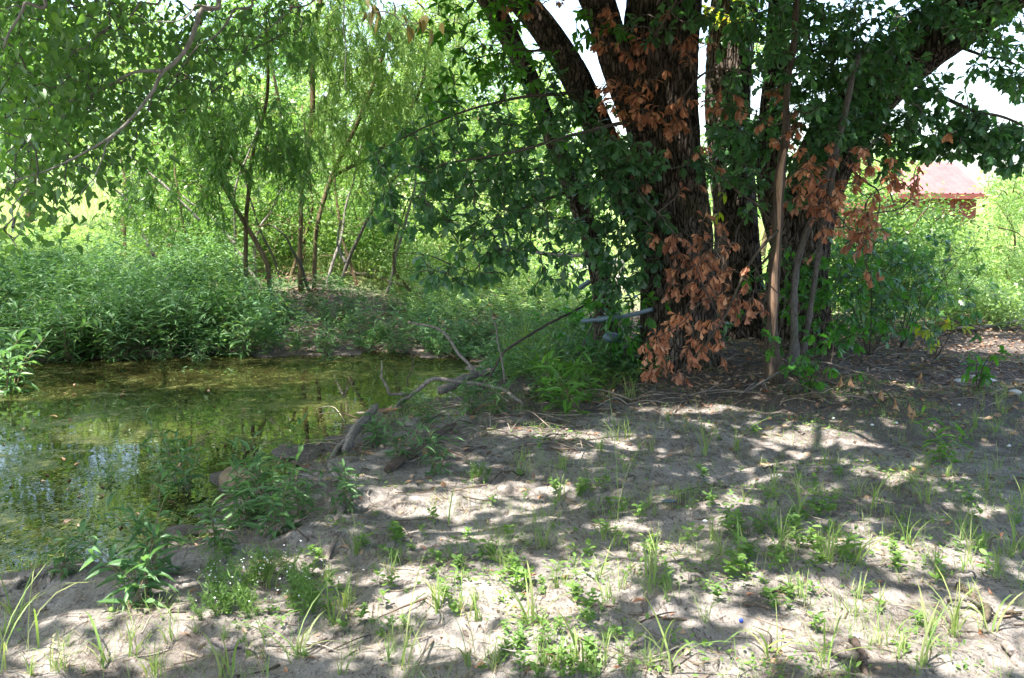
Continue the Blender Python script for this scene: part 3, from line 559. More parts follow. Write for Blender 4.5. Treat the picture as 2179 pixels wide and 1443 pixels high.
# ------------------------------------------------------------------ hackberry overhanging from the upper left
def build_hackberry():
    base = np.array([-4.6, 1.0, float(gh(-4.6, 1.0))])
    t = empty('hackberry_tree', base, 'overhanging tree with bare grey branches and pointed leaves above the pond', 'tree'); r = np.random.default_rng(15)
    P = smooth_path([base - [0, 0, .2], base + [.1, .3, 1.5], base + [.5, .9, 3.2], base + [1.0, 1.6, 4.6], base + [1.5, 2.2, 6.4]], 70)
    mb = MB(); mb.add(*tube(P, np.linspace(.2, .1, 70), 36, trunk_prof(.05, 18, 31, .35))); mb.obj('trunk', M['greybark'], t)
    bm_ = MB(); tw = MB(); skel = []
    hub = P[52]
    bs = [([(430, -60, 5.15), (428, 20, 5.15), (405, 90, 5.05), (375, 125, 5.05), (345, 150, 5.00), (325, 195, 4.95), (285, 250, 4.90), (240, 290, 4.85), (180, 325, 4.85), (110, 360, 4.85), (30, 385, 4.85)], .021, .004),
          ([(345, 150, 5.00), (300, 155, 5.05), (255, 175, 5.15), (200, 205, 5.25), (140, 225, 5.35), (60, 240, 5.45)], .012, .003),
          ([(245, 285, 4.85), (225, 320, 4.75), (200, 370, 4.75), (170, 420, 4.75)], .006, .002),
          ([(500, -60, 5.75), (490, 20, 5.65), (460, 70, 5.65), (420, 100, 5.55), (385, 150, 5.55), (345, 200, 5.55)], .013, .003),
          ([(310, -60, 5.45), (298, 10, 5.45), (262, 60, 5.45), (225, 85, 5.45), (190, 110, 5.55)], .010, .003),
          ([(700, -80, 6.55), (665, 0, 6.45), (620, 12, 6.35), (580, 50, 6.25), (525, 95, 6.25)], .012, .003),
          ([(420, -60, 4.75), (405, 15, 4.75), (370, 45, 4.65), (320, 52, 4.65), (270, 62, 4.55)], .008, .002),
          ([(60, -60, 4.55), (50, 10, 4.55), (20, 60, 4.55), (5, 110, 4.55)], .014, .006),
          ([(730, -60, 4.15), (728, 60, 4.15), (735, 120, 4.15), (742, 190, 4.15)], .004, .0015),
          ([(60, 400, 4.15), (30, 440, 4.05), (20, 490, 4.05)], .004, .002)]
    for i, (pp, r0, r1) in enumerate(bs):
        Q = [PD(*q) for q in pp]
        if pp[0][1] < 0:   # carry the branch back up to the trunk
            top = Q[0]; Q = [hub, hub * .45 + top * .55 + [0, 0, .35], top] + Q[1:]
            if i in (8,): Q = [top + [0, 0, 1.2]] + Q[2:]
        Q = jitter_path(smooth_path(Q, 60), .011, i + 90); bm_ = MB(); bm_.add(*tube(Q, np.linspace(r0 * .8, r1 * .8, 60), 8)); bm_.obj('branch', M['palebark'], t); skel.append(Q[14:] if pp[0][1] < 0 else Q)
    skel = np.concatenate(skel)
    T = px_blobs([(q[0], q[1], q[2], q[3], q[4], q[5], max(2, int(q[6] * .8))) for q in [(80, 90, 110, 120, 4.8, 6.6, 100), (220, 60, 110, 90, 4.9, 6.8, 60), (350, 60, 100, 90, 5.2, 7, 44), (80, 230, 100, 100, 4.8, 6.3, 80), (200, 230, 90, 90, 5, 6.4, 46), (330, 210, 90, 80, 5.2, 6.6, 36), (440, 150, 70, 80, 5.6, 6.8, 30), (540, 60, 80, 60, 6, 7.2, 26),
                  (100, 350, 110, 50, 5, 5.9, 46), (40, 420, 60, 40, 4.8, 5.6, 14), (130, 420, 50, 30, 5, 5.6, 12), (250, 330, 60, 50, 5.2, 6, 16), (30, 500, 30, 26, 4.3, 4.6, 6), (620, 40, 60, 40, 6.4, 7.2, 14), (160, 150, 60, 60, 4.8, 6, 24), (10, 40, 40, 60, 4.6, 5.4, 26)]], r)
    D, ok = grow_net(skel, T, mb=tw, r=r, r_tip=.0025, r_max=.01)
    lf = MB(); lf.add(*clump_leaves(T, 11, .09, .06, T_OVATE, r, droop=.75, flat=1.0)); lf.obj('crown', M['hack'], t)
    # brown-backed leaves dangling near the lens
    T2 = px_blobs([(800, 20, 34, 22, 3.6, 3.7, 3), (865, 30, 20, 30, 3.6, 3.7, 2), (895, 50, 14, 20, 3.6, 3.7, 1)], r)
    D2, _ = grow_net(np.array([PD(830, -60, 3.65)]), T2, mb=tw, r=r, r_tip=.0015, r_max=.003)
    tw.add(*tube(smooth_path([PD(830, -60, 3.65), PD(700, -300, 4.4), hub], 12), .006, 5))
    l2 = MB(); l2.add(*clump_leaves(T2, 3, .03, .06, T_OVATE, r, droop=1.5, flat=.6)); l2.obj('olive_leaves', leaf_mat('olive_leaf', [(.10, .10, .035), (.14, .12, .04)], (1.2, 1.1, .6), .4), t)
    # crown overhead and over the pond
    oh = np.vstack([overhead(None, -3.4, 3.4, 3.6, 5.6, 3.0, 5.6, 1500, r), overhead(None, -4.8, 8.6, 5.4, 4.2, 4.0, 7.5, 3600, r)]); oh = above_frame(oh, .2); limbs = []
    for k in range(9):
        e = np.array([r.uniform(-6, -.8), r.uniform(2, 11), 0]); e[2] = max(4.0, CAM_H + e[1] * .21 + .6); L = jitter_path(smooth_path([hub, (hub + e) / 2 + [0, 0, .6], e], 30), .08, k + 110); bo = MB(); bo.add(*tube(L, np.linspace(.05, .012, 30), 6)); bo.obj('branch', M['palebark'], t); limbs.append(L)
    D, ok = grow_net(np.concatenate(limbs), oh, mb=tw, r=r, sides=3)
    cn = MB(); cn.add(*clump_leaves(oh, 24, .16, .10, T_SIMPLE, r, keep=lambda P: keep_shade(P) & (P[:, 2] > CAM_H + .15 + np.maximum(P[:, 1], 0) * math.tan(math.atan(721 / F0) - PITCH)))); cn.obj('upper_crown', M['hack'], t)
    tw.obj('twigs', M['greybark'], t)
build_hackberry()

# ------------------------------------------------------------------ willow thicket beyond the pond
def strands(T, L, nl, size, r, keep=None):
    """hanging leafy strands"""
    n = len(T); u = np.sort(r.uniform(0, 1, (n, nl)), 1); az = r.uniform(0, 6.28, n); ll = L * r.uniform(.5, 1.3, n); out_ = .45 * ll
    P = T[:, None] + np.stack([np.cos(az)[:, None] * out_[:, None] * u, np.sin(az)[:, None] * out_[:, None] * u, -ll[:, None] * u ** 1.5 * .8], -1)
    A = r.normal(0, .55, (n, nl, 3)) + np.array([0, 0, -1.0]) + np.stack([np.cos(az), np.sin(az), 0 * az], -1)[:, None] * .4
    P = P.reshape(-1, 3); A = nrmz(A.reshape(-1, 3)); Nn = rdir(len(P), r)
    return scatter(T_WILLOW, P, A, Nn, size * r.uniform(.7, 1.3, len(P)), r.uniform(.8, 1.4, len(P)))
def build_willow(label, stems, blobs, seed, size=.11, mat='willow', group='willows behind the pond', L=.5, nl=34, extra=None):
    r = np.random.default_rng(seed); b0 = stems[0][0]; base = PD(*b0[:3]); base[2] = gh(base[0], base[1])
    t = empty('willow_tree', base, label, 'tree', group); skel = []
    for i, st in enumerate(stems):
        P, rad = px_trunk(st, 50); 
        if i == 0 or st[0][1] > 520: P[0][2] = gh(P[0][0], P[0][1]) - .1
        P = jitter_path(P, .04, seed + i); mb = MB(); mb.add(*tube(P, rad, 12)); mb.obj('trunk', M['willowbark'], t); skel.append(P)
    tw = MB(); T = px_blobs([(*q[:6], int(q[6] * 1.35)) for q in blobs], r); D, ok = grow_net(np.concatenate(skel), T, mb=tw, r=r, r_tip=.003, r_max=.02, sides=4)
    lf = MB(); lf.add(*strands(T, L, int(nl * 1.4), size, r)); lf.obj('crown', M[mat], t); tw.obj('twigs', M['willowbark'], t)
build_willow('bright lime willow with fine drooping leaves, left of the oaks', [[(640, 600, 14.2, 12), (638, 500, 14.2, 10), (640, 400, 14.2, 9), (655, 280, 14.2, 11), (660, 120, 14.2, 10), (690, -60, 14.2, 8)], [(668, 600, 14.4, 10), (675, 500, 14.4, 9), (700, 400, 14.5, 10), (770, 250, 14.5, 9), (830, 60, 14.5, 8)], [(700, 380, 14.5, 8), (800, 330, 14.6, 7), (880, 200, 14.6, 6), (920, 40, 14.6, 5)]],
    [(760, 60, 110, 100, 13.2, 15.5, 150), (860, 120, 90, 110, 13.4, 15.5, 130), (760, 210, 110, 80, 13.4, 15.5, 110), (680, 60, 60, 80, 13.6, 15, 40), (860, 270, 80, 70, 13.6, 15.5, 60), (940, 60, 60, 80, 13.8, 15.6, 50), (720, 300, 70, 50, 13.8, 15, 26), (920, 220, 60, 80, 14, 15.6, 40), (780, 380, 60, 40, 13.8, 15, 16)], 21)
build_willow('darker willow with long hanging strands over the far bank', [[(575, 575, 13.4, 11), (530, 490, 13.4, 10), (475, 390, 13.4, 9), (420, 300, 13.4, 8), (400, 180, 13.2, 10), (430, 20, 13.3, 9)], [(522, 560, 13.4, 10), (528, 440, 13.4, 9), (535, 330, 13.4, 8), (560, 180, 13.4, 7), (560, 20, 13.4, 6)]],
    [(420, 210, 50, 40, 12.6, 13.4, 26), (450, 270, 70, 50, 12.4, 13.4, 40), (540, 230, 90, 30, 12.5, 13.4, 30), (590, 300, 60, 40, 12.5, 13.4, 30), (300, 380, 40, 40, 12.5, 13.2, 14), (470, 350, 60, 40, 12.5, 13.4, 18), (640, 330, 40, 60, 12.6, 13.4, 20), (400, 420, 70, 40, 12.6, 13.4, 16), (600, 60, 80, 60, 13, 14, 40), (480, 60, 80, 60, 13, 14, 30)], 22, mat='hack', L=.6, nl=34, size=.12)

# thin leaning bare stems in the thicket
r_s = np.random.default_rng(777)
for i, (x0, y0, x1, y1, Y, lab) in enumerate([(430, 590, 380, 300, 15, 'thin stem left of the slanting willow stem'), (500, 585, 560, 250, 15, 'thin stem leaning right beside the slanting willow stem'), (600, 590, 520, 350, 15.2, 'thin stem leaning left toward the slanting willow stem'), (615, 590, 640, 230, 15.5, 'thin upright stem just left of the upright willow stems'),
        (690, 590, 770, 300, 15, 'thin stem leaning right of the upright willow stems'), (720, 590, 850, 380, 15.2, 'low thin stem leaning far right of the willow'), (760, 590, 720, 280, 15.6, 'thin stem leaning left over the lime willow'), (820, 590, 880, 330, 15.4, 'thin stem behind the left tip of the oak boughs'), (350, 560, 230, 380, 16, 'thin stem leaning left at the meadow edge'), (270, 540, 250, 330, 17, 'thin upright stem at the meadow edge'),
        (560, 600, 400, 420, 14.6, 'low thin stem lying far over to the left'), (660, 600, 560, 470, 14.4, 'short thin stem crossing before the willow'), (900, 600, 860, 430, 15.4, 'short thin stem at the right of the brush pile'), (540, 590, 600, 400, 15, 'thin stem crossing behind the slanting willow stem')]):
    b = PD(x0, y0, Y); b[2] = gh(b[0], b[1]); e = PD(x1, y1, Y + r_s.uniform(-.6, .6)); P = jitter_path(smooth_path([b - [0, 0, .05], (b + e) / 2 + r_s.normal(0, .1, 3), e], 30), .05, 700 + i)
    t = empty('thin_stem', b, lab, 'sapling', 'thin bare stems of the thicket'); mb = MB(); mb.add(*tube(P, np.linspace(.03, .012, 30) * r_s.uniform(.7, 1.2), 8)); mb.obj('stem', M[['willowbark', 'palebark', 'greybark'][i % 3]], t)
    T = P[r_s.integers(8, 30, 16)] + r_s.normal(0, .3, (16, 3)); tw = MB(); D, ok = grow_net(P, T, mb=tw, r=r_s, r_tip=.002, r_max=.008, sides=4); tw.obj('twigs', M['willowbark'], t)
    lf = MB(); lf.add(*clump_leaves(T, 22, .12, .07, T_LANCE, r_s)); lf.obj('leaves', M[['willow', 'bgtree', 'bglime'][i % 3]], t)

# ------------------------------------------------------------------ background trees and bushes
def bgtree(name, label, cat, px, Y, width_px, blobs, seed, mat, size=.09, nl=30, rad=.2, group=None, tmpl=T_SIMPLE, bark='willowbark', top=None):
    r = np.random.default_rng(seed); x = PD(px, 440, Y)[0]; z = float(gh(x, Y)); t = empty(name, (x, Y, z), label, cat, group)
    T = px_blobs([(*q[:6], int(q[6] * 1.9)) for q in blobs], r); T = T[T[:, 2] > gh(T[:, 0], T[:, 1]) + .05]
    topz = T[:, 2].max() if top is None else top
    P = jitter_path(smooth_path([(x, Y, z - .1), (x + .1, Y, z + (topz - z) * .5), (x - .1, Y, topz)], 30), .12, seed); tw = MB(); wd = width_px / F0 * Y / 2
    tr = MB(); tr.add(*tube(P, np.linspace(wd, wd * .3, 30), 12)); tr.obj('trunk', M[bark], t)
    D, ok = grow_net(P, T[::2], mb=tw, r=r, r_tip=.005, r_max=.04, sides=4); tw.obj('twigs', M[bark], t)
    lf = MB(); lf.add(*clump_leaves(T, int(nl * 1.25), rad, size, tmpl, r)); lf.obj('crown', M[mat], t)
BG = 'trees beyond the pond'
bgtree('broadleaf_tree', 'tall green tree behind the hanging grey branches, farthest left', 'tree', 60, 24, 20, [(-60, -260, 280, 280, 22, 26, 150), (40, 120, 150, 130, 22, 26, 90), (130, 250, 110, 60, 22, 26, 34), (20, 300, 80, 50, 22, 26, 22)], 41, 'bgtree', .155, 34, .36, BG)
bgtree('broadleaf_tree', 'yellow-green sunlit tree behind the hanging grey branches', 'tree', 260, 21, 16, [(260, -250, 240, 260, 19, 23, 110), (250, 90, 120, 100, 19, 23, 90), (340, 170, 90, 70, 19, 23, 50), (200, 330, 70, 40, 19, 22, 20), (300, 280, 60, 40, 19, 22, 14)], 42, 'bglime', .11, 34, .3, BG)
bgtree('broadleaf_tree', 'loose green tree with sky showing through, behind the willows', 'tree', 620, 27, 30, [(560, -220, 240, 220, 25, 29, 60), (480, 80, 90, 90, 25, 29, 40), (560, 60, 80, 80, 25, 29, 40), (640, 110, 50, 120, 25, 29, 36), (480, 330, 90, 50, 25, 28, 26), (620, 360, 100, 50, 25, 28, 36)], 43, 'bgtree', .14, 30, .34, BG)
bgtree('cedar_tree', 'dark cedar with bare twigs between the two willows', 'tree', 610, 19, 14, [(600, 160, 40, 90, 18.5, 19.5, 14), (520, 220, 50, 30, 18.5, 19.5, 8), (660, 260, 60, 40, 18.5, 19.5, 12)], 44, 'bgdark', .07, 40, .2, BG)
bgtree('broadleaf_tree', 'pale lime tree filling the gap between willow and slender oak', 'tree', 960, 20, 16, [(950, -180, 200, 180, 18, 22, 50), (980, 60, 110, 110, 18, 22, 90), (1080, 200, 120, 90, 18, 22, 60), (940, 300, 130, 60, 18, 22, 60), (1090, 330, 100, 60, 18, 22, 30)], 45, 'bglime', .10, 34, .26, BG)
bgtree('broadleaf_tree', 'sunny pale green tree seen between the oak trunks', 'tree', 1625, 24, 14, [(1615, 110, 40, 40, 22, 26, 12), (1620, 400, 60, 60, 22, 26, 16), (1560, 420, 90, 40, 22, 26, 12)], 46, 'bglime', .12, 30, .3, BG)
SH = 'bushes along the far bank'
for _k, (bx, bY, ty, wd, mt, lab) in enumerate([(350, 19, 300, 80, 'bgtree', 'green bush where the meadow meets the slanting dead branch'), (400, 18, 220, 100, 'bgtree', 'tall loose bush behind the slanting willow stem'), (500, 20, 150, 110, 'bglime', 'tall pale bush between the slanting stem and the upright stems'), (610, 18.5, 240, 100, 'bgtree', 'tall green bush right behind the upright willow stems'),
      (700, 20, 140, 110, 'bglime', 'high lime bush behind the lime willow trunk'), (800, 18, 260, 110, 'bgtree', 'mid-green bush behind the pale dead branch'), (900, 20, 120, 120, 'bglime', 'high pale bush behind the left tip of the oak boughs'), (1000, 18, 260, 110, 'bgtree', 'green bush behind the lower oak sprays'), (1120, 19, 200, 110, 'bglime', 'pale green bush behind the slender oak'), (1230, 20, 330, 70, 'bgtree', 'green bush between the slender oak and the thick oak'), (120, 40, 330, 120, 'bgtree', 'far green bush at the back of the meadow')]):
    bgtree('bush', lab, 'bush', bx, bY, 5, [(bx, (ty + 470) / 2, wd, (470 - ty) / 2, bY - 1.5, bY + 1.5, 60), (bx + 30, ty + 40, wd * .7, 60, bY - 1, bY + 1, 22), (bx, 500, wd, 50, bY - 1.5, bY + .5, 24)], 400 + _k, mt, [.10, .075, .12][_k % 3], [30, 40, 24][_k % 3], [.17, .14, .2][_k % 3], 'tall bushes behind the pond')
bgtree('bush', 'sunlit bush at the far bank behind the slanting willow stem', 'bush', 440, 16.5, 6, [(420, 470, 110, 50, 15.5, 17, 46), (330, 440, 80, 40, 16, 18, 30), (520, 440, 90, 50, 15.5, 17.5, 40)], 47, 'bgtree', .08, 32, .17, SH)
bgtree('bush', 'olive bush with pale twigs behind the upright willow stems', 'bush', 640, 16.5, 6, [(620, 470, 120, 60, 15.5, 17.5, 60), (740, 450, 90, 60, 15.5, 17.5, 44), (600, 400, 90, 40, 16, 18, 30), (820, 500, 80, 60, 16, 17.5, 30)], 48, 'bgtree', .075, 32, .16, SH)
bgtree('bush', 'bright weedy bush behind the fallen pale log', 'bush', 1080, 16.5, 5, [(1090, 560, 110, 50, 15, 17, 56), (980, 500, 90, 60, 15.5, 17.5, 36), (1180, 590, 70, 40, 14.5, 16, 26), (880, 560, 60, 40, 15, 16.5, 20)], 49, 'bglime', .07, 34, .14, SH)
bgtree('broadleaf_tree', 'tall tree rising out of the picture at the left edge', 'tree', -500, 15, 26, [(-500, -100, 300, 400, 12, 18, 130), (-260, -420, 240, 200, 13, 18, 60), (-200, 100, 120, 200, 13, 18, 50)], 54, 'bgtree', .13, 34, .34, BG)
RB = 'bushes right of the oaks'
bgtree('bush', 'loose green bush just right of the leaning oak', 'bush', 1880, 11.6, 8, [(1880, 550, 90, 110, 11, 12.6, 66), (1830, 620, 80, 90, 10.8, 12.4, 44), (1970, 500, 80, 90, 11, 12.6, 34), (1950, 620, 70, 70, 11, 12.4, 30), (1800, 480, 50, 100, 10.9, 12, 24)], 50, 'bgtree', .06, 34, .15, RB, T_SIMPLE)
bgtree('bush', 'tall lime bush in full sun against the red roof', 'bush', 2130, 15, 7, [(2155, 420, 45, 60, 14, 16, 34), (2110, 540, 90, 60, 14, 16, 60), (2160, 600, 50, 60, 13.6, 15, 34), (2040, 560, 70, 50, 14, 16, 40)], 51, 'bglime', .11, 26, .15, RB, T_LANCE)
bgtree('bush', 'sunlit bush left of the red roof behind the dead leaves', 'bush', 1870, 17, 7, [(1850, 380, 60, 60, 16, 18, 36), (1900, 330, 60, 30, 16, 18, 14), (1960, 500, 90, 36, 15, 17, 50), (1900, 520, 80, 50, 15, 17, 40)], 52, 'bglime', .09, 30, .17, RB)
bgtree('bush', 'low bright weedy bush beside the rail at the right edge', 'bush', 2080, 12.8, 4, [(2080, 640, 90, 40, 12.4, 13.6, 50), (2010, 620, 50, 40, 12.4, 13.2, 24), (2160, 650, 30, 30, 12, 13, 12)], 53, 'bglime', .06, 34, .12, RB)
rr_ = np.random.default_rng(60)
for i, (px, Y, h, wpx, lab) in enumerate([(-60, 55, 6.5, 200, 'distant pale treeline tree at the left end of the meadow'), (250, 60, 7, 220, 'distant treeline tree behind the meadow, under the grey branches'), (560, 52, 5.5, 200, 'distant treeline tree behind the slanting willow stem'), (860, 58, 7, 220, 'distant treeline tree behind the lime willow'), (1160, 56, 5.5, 200, 'distant treeline tree left of the oak trunks'), (1480, 60, 5, 200, 'distant treeline tree hidden behind the oak trunks'), (2230, 50, 2.4, 120, 'distant treeline bush right of the red roof')]):
    x = PD(px, 440, Y)[0]; z = float(gh(x, Y)); t = empty('treeline_tree', (x, Y, z), lab, 'tree', 'distant treeline'); k = 110
    T = np.stack([x + rr_.normal(0, wpx / F0 * Y / 2, k), Y + rr_.uniform(-3, 3, k), z + rr_.uniform(.05, 1, k) ** .8 * h], -1)
    mb = MB(); mb.add(*tube([(x, Y, z - .2), (x, Y, z + h * .5), (x + .2, Y, z + h * .9)], [.25, .18, .06], 10)); mb.obj('trunk', M['willowbark'], t)
    lf = MB(); lf.add(*clump_leaves(T, 36, .8, .34, T_SIMPLE, rr_)); lf.obj('crown', M['bgtree' if i % 2 else 'bglime'], t)

# ------------------------------------------------------------------ broken sapling and grey saplings
def sapling(name, label, pts, seed, mat, sides=28, extra=None, cat='sapling', group=None):
    base = PD(*pts[0][:3]); base[2] = gh(base[0], base[1]); t = empty(name, base, label, cat, group)
    P, rad = px_trunk(pts, 60); P[0][2] = base[2] - .05; P = jitter_path(P, .022, seed); rad = rad * (1 + .1 * np.sin(np.arange(len(rad)) * 1.3 + seed) + .14 * (np.sin(np.arange(len(rad)) * .61 + seed) > .9))
    mb = MB(); mb.add(*tube(P, rad, sides, trunk_prof(.07, 9, seed, .5, .09))); mb.obj('trunk', M[mat], t); return t, P, rad
t, P, rad = sapling('broken_sapling', 'upright split sapling with a long stripe of torn pale wood', [(1650, 800, 8.35, 30), (1645, 720, 8.35, 24), (1648, 600, 8.35, 21), (1655, 500, 8.35, 20), (1662, 380, 8.35, 18), (1672, 300, 8.35, 14), (1676, 200, 8.35, 13), (1688, 100, 8.35, 12), (1690, 0, 8.35, 11), (1700, -80, 8.35, 10)], 81, 'sapbark')
# torn strip: a second, narrower shell on the camera side of the stem
sel = slice(6, 32); S = P[sel] + np.array([-.002, -.018, 0]); mb = MB()
n_ = len(S); wid = rad[sel] * (.62 + .22 * np.sin(np.linspace(0, 9, n_))) * np.sin(np.linspace(.15, 3.0, n_)) ** .4
mb.add(*tube(S - np.array([0, .0, 0]) + np.stack([.005 * np.sin(np.linspace(0, 14, n_)), 0 * np.linspace(0, 1, n_) - rad[sel] * .25, 0 * np.linspace(0, 1, n_)], -1), wid, 9)); mb.obj('torn_wood', M['torn'], t)
tw = MB(); skel = [P[20:]]
for i, pp in enumerate([[(1655, 490, 8.3), (1600, 560, 8.2), (1540, 670, 8.1), (1480, 740, 8.05), (1420, 805, 8.0)], [(1672, 250, 8.3), (1700, 235, 8.25), (1730, 222, 8.2)], [(1655, 480, 8.3), (1610, 440, 8.5), (1560, 400, 8.6), (1510, 350, 8.7)], [(1560, 640, 8.13), (1500, 640, 8.1), (1450, 700, 8.05), (1400, 720, 8.0)], [(1648, 520, 8.3), (1600, 600, 8.6), (1650, 700, 8.8)], [(1672, 260, 8.3), (1620, 250, 8.4), (1560, 230, 8.5)], [(1535, 680, 8.1), (1500, 600, 8.0), (1480, 560, 8.0), (1540, 500, 8.1)], [(1600, 560, 8.2), (1640, 620, 8.0), (1690, 680, 8.1)]]):
    Q = jitter_path(smooth_path([PD(*q) for q in pp], 26), .03, i); bo = MB(); bo.add(*tube(Q, np.linspace([.02, .014, .012, .008, .016, .008, .008, .007][i] * .8, .004, 26), 8)); bo.obj('branch', M['sapbark'], t); skel.append(Q[3:])
skel = np.concatenate(skel); r = np.random.default_rng(82)
dm = px_blobs([(1400, 720, 36, 26, 7.9, 8.1, 10), (1395, 760, 26, 30, 7.9, 8.1, 7), (1450, 680, 40, 40, 8, 8.3, 10), (1500, 760, 30, 30, 7.9, 8.2, 7), (1500, 700, 26, 26, 8, 8.2, 5), (1560, 640, 36, 26, 8, 8.3, 8), (1600, 670, 20, 26, 8, 8.3, 5), (1440, 780, 26, 24, 7.9, 8.1, 6), (1380, 790, 16, 20, 7.9, 8.0, 4), (1480, 560, 40, 30, 8, 8.4, 8), (1550, 540, 30, 40, 8.1, 8.4, 7), (1640, 250, 40, 30, 8.3, 8.5, 4), (1670, 310, 20, 30, 8.2, 8.4, 5), (1560, 230, 30, 24, 8.4, 8.6, 4), (1500, 330, 30, 20, 8.5, 8.8, 3), (1620, 830, 16, 14, 8, 8.2, 2)], r)
dm = dm + r.normal(0, .035, dm.shape); dm = np.vstack([dm[r.uniform(size=len(dm)) < .97], dm[::3] + r.normal(0, .15, dm[::3].shape) * [1.3, .6, 1.3]]); D, ok = grow_net(skel, dm, mb=tw, r=r, r_max=.006, r_tip=.002); dl = MB(); dl.add(*rosettes(dm, D, 7, .082, r, droop=1.0, tilt=(.2, .9), wr=(.6, .9))); dl.obj('dead_leaves', M['dead'], t)
gm = px_blobs([(1690, 60, 50, 60, 8.2, 8.6, 16), (1700, 140, 40, 40, 8.2, 8.5, 8), (1730, 215, 30, 26, 8.1, 8.4, 6), (1640, 100, 30, 30, 8.2, 8.5, 5)], r)
D, ok = grow_net(skel, gm, mb=tw, r=r, r_max=.006, r_tip=.002); lf = MB(); lf.add(*rosettes(gm, D, 7, .1, r)); lf.obj('crown', M['oak'], t); tw.obj('twigs', M['sapbark'], t)
for lab, pts, sd_ in [('lichened grey sapling leaning right beside the split sapling', [(1690, 745, 8.7, 17), (1692, 640, 8.7, 15), (1708, 540, 8.7, 14), (1742, 440, 8.7, 13), (1775, 350, 8.7, 14), (1800, 250, 8.7, 12), (1830, 120, 8.7, 9)], 83), ('thinner grey sapling just right of the lichened one', [(1705, 790, 8.9, 12), (1722, 640, 8.9, 11), (1745, 500, 8.9, 13), (1765, 380, 8.9, 12), (1790, 240, 8.9, 10), (1800, 100, 8.9, 8)], 84)]:
    t, P, rad = sapling('grey_sapling', lab, pts, sd_, 'greybark', 14, group='grey saplings'); r = np.random.default_rng(sd_); tw = MB()
    T = px_blobs([(pts[-1][0], 110, 40, 50, 8.5, 8.9, 8), (pts[-2][0], 260, 40, 40, 8.5, 8.9, 6)], r); D, ok = grow_net(P[25:], T, mb=tw, r=r, r_tip=.002, r_max=.006)
    lf = MB(); lf.add(*rosettes(T, D, 7, .1, r)); lf.obj('crown', M['oak'], t); tw.obj('twigs', M['greybark'], t)

# lobed oak sprouts at the foot of the trunks
for i, (px, py, hgt, n, lab, mt) in enumerate([(1760, 775, 1.05, 130, 'bushy oak sprout with lobed leaves right of the grey saplings', 'sprout'), (1850, 760, 1.3, 160, 'dark bushy oak sprout in front of the feathery bush', 'oak'), (1915, 740, 1.2, 110, 'oak sprout at the right end of the sprout thicket', 'oak'), (1715, 835, .5, 22, 'small oak sprout at the foot of the split sapling', 'sprout'),
                                               (1300, 800, .8, 60, 'leafy creeper sprout in front of the slender oak', 'sprout'), (1330, 790, .55, 34, 'low sprout against the left foot of the thick trunk', 'oak'), (1270, 730, .8, 34, 'vine-like sprout beside the blue-grey pipe', 'sprout'), (2080, 830, .35, 10, 'low sprout beside the white stones', 'sprout'), (1990, 760, .4, 9, 'yellow-green sprout by the rail', 'yellow_backlit'), (1520, 760, .4, 8, 'sprout in the gap behind the broken branch', 'oak')]):
    b = G(px, py); r = np.random.default_rng(200 + i); t = empty('oak_sprout', b, lab, 'sprout', 'sprouts round the oaks'); st = MB(); sk = []
    for k in range(4):
        e = b + [r.normal(0, .28) * hgt, r.normal(0, .2) * hgt, hgt * r.uniform(.6, 1)]; Q = smooth_path([b - [0, 0, .02], (b + e) / 2 + r.normal(0, .05, 3), e], 12); st.add(*tube(Q, np.linspace(.007, .002, 12), 5)); sk.append(Q)
    T = b + np.stack([r.normal(0, .3, n) * hgt, r.normal(0, .22, n) * hgt, r.uniform(.12, 1, n) * hgt], -1); D, ok = grow_net(np.concatenate(sk), T, mb=st, r=r, r_tip=.0015, r_max=.004)
    st.obj('stem', M['sapbark'], t); lf = MB(); lf.add(*rosettes(T, D, 7, .095, r, tmpl=T_LOBED if i < 4 else T_OVAL)); lf.obj('leaves', M[mt], t)

# ------------------------------------------------------------------ shed with the red roof
def build_shed():
    Y = 30.0; a = PD(1890, 412, Y); x0, x1 = PD(1860, 412, Y)[0], PD(2100, 412, Y)[0]; ze = PD(1990, 412, Y)[2]; zr = PD(1990, 347, Y + 2.4)[2]
    zg = float(gh((x0 + x1) / 2, Y)); t = empty('shed', ((x0 + x1) / 2, Y, zg), 'low shed with a ribbed red metal roof among sunlit bushes', 'shed')
    def box(mb, lo, hi):
        x, y, z = np.meshgrid(*zip(lo, hi), indexing='ij'); V = np.stack([x, y, z], -1).reshape(-1, 3)
        mb.add(V, [0, 1, 3, 2, 4, 6, 7, 5, 0, 4, 5, 1, 2, 3, 7, 6, 0, 2, 6, 4, 1, 5, 7, 3], [4] * 6)
    w_ = MB(); box(w_, (x0 + .15, Y + .3, zg - .1), (x1 - .15, Y + 4.5, ze - .05))
    for k in range(14): box(w_, (x0 + .14 + k * (x1 - x0 - .3) / 14, Y + .27, zg), (x0 + .18 + k * (x1 - x0 - .3) / 14, Y + .3, ze - .06))
    w_.obj('wall', M['clayred'], t, False)
    nx = 90; xs = np.linspace(x0, x1, nx); rib = .035 * (np.abs(((np.arange(nx) % 6) - 0)) < 1); V = []
    for yy, zz in ((Y, ze), (Y + 2.4, zr), (Y + 4.8, ze)):
        for dz in (0, -.04): V += [(x, yy, zz + dz + rb) for x, rb in zip(xs, rib)]
    F = []
    for s in range(2):
        for dz in range(2):
            o0, o1 = (s * 2 + dz) * nx, (s * 2 + 2 + dz) * nx
            for i in range(nx - 1): F += [o0 + i, o0 + i + 1, o1 + i + 1, o1 + i]
    rf = MB(); rf.add(V, F, [4] * (len(F) // 4)); rf.obj('roof', M['redroof'], t, False)
    fs = MB(); box(fs, (x0 - .02, Y - .04, ze - .16), (x1 + .02, Y - .005, ze - .01)); fs.obj('fascia', M['clayred'], t, False)
build_shed()
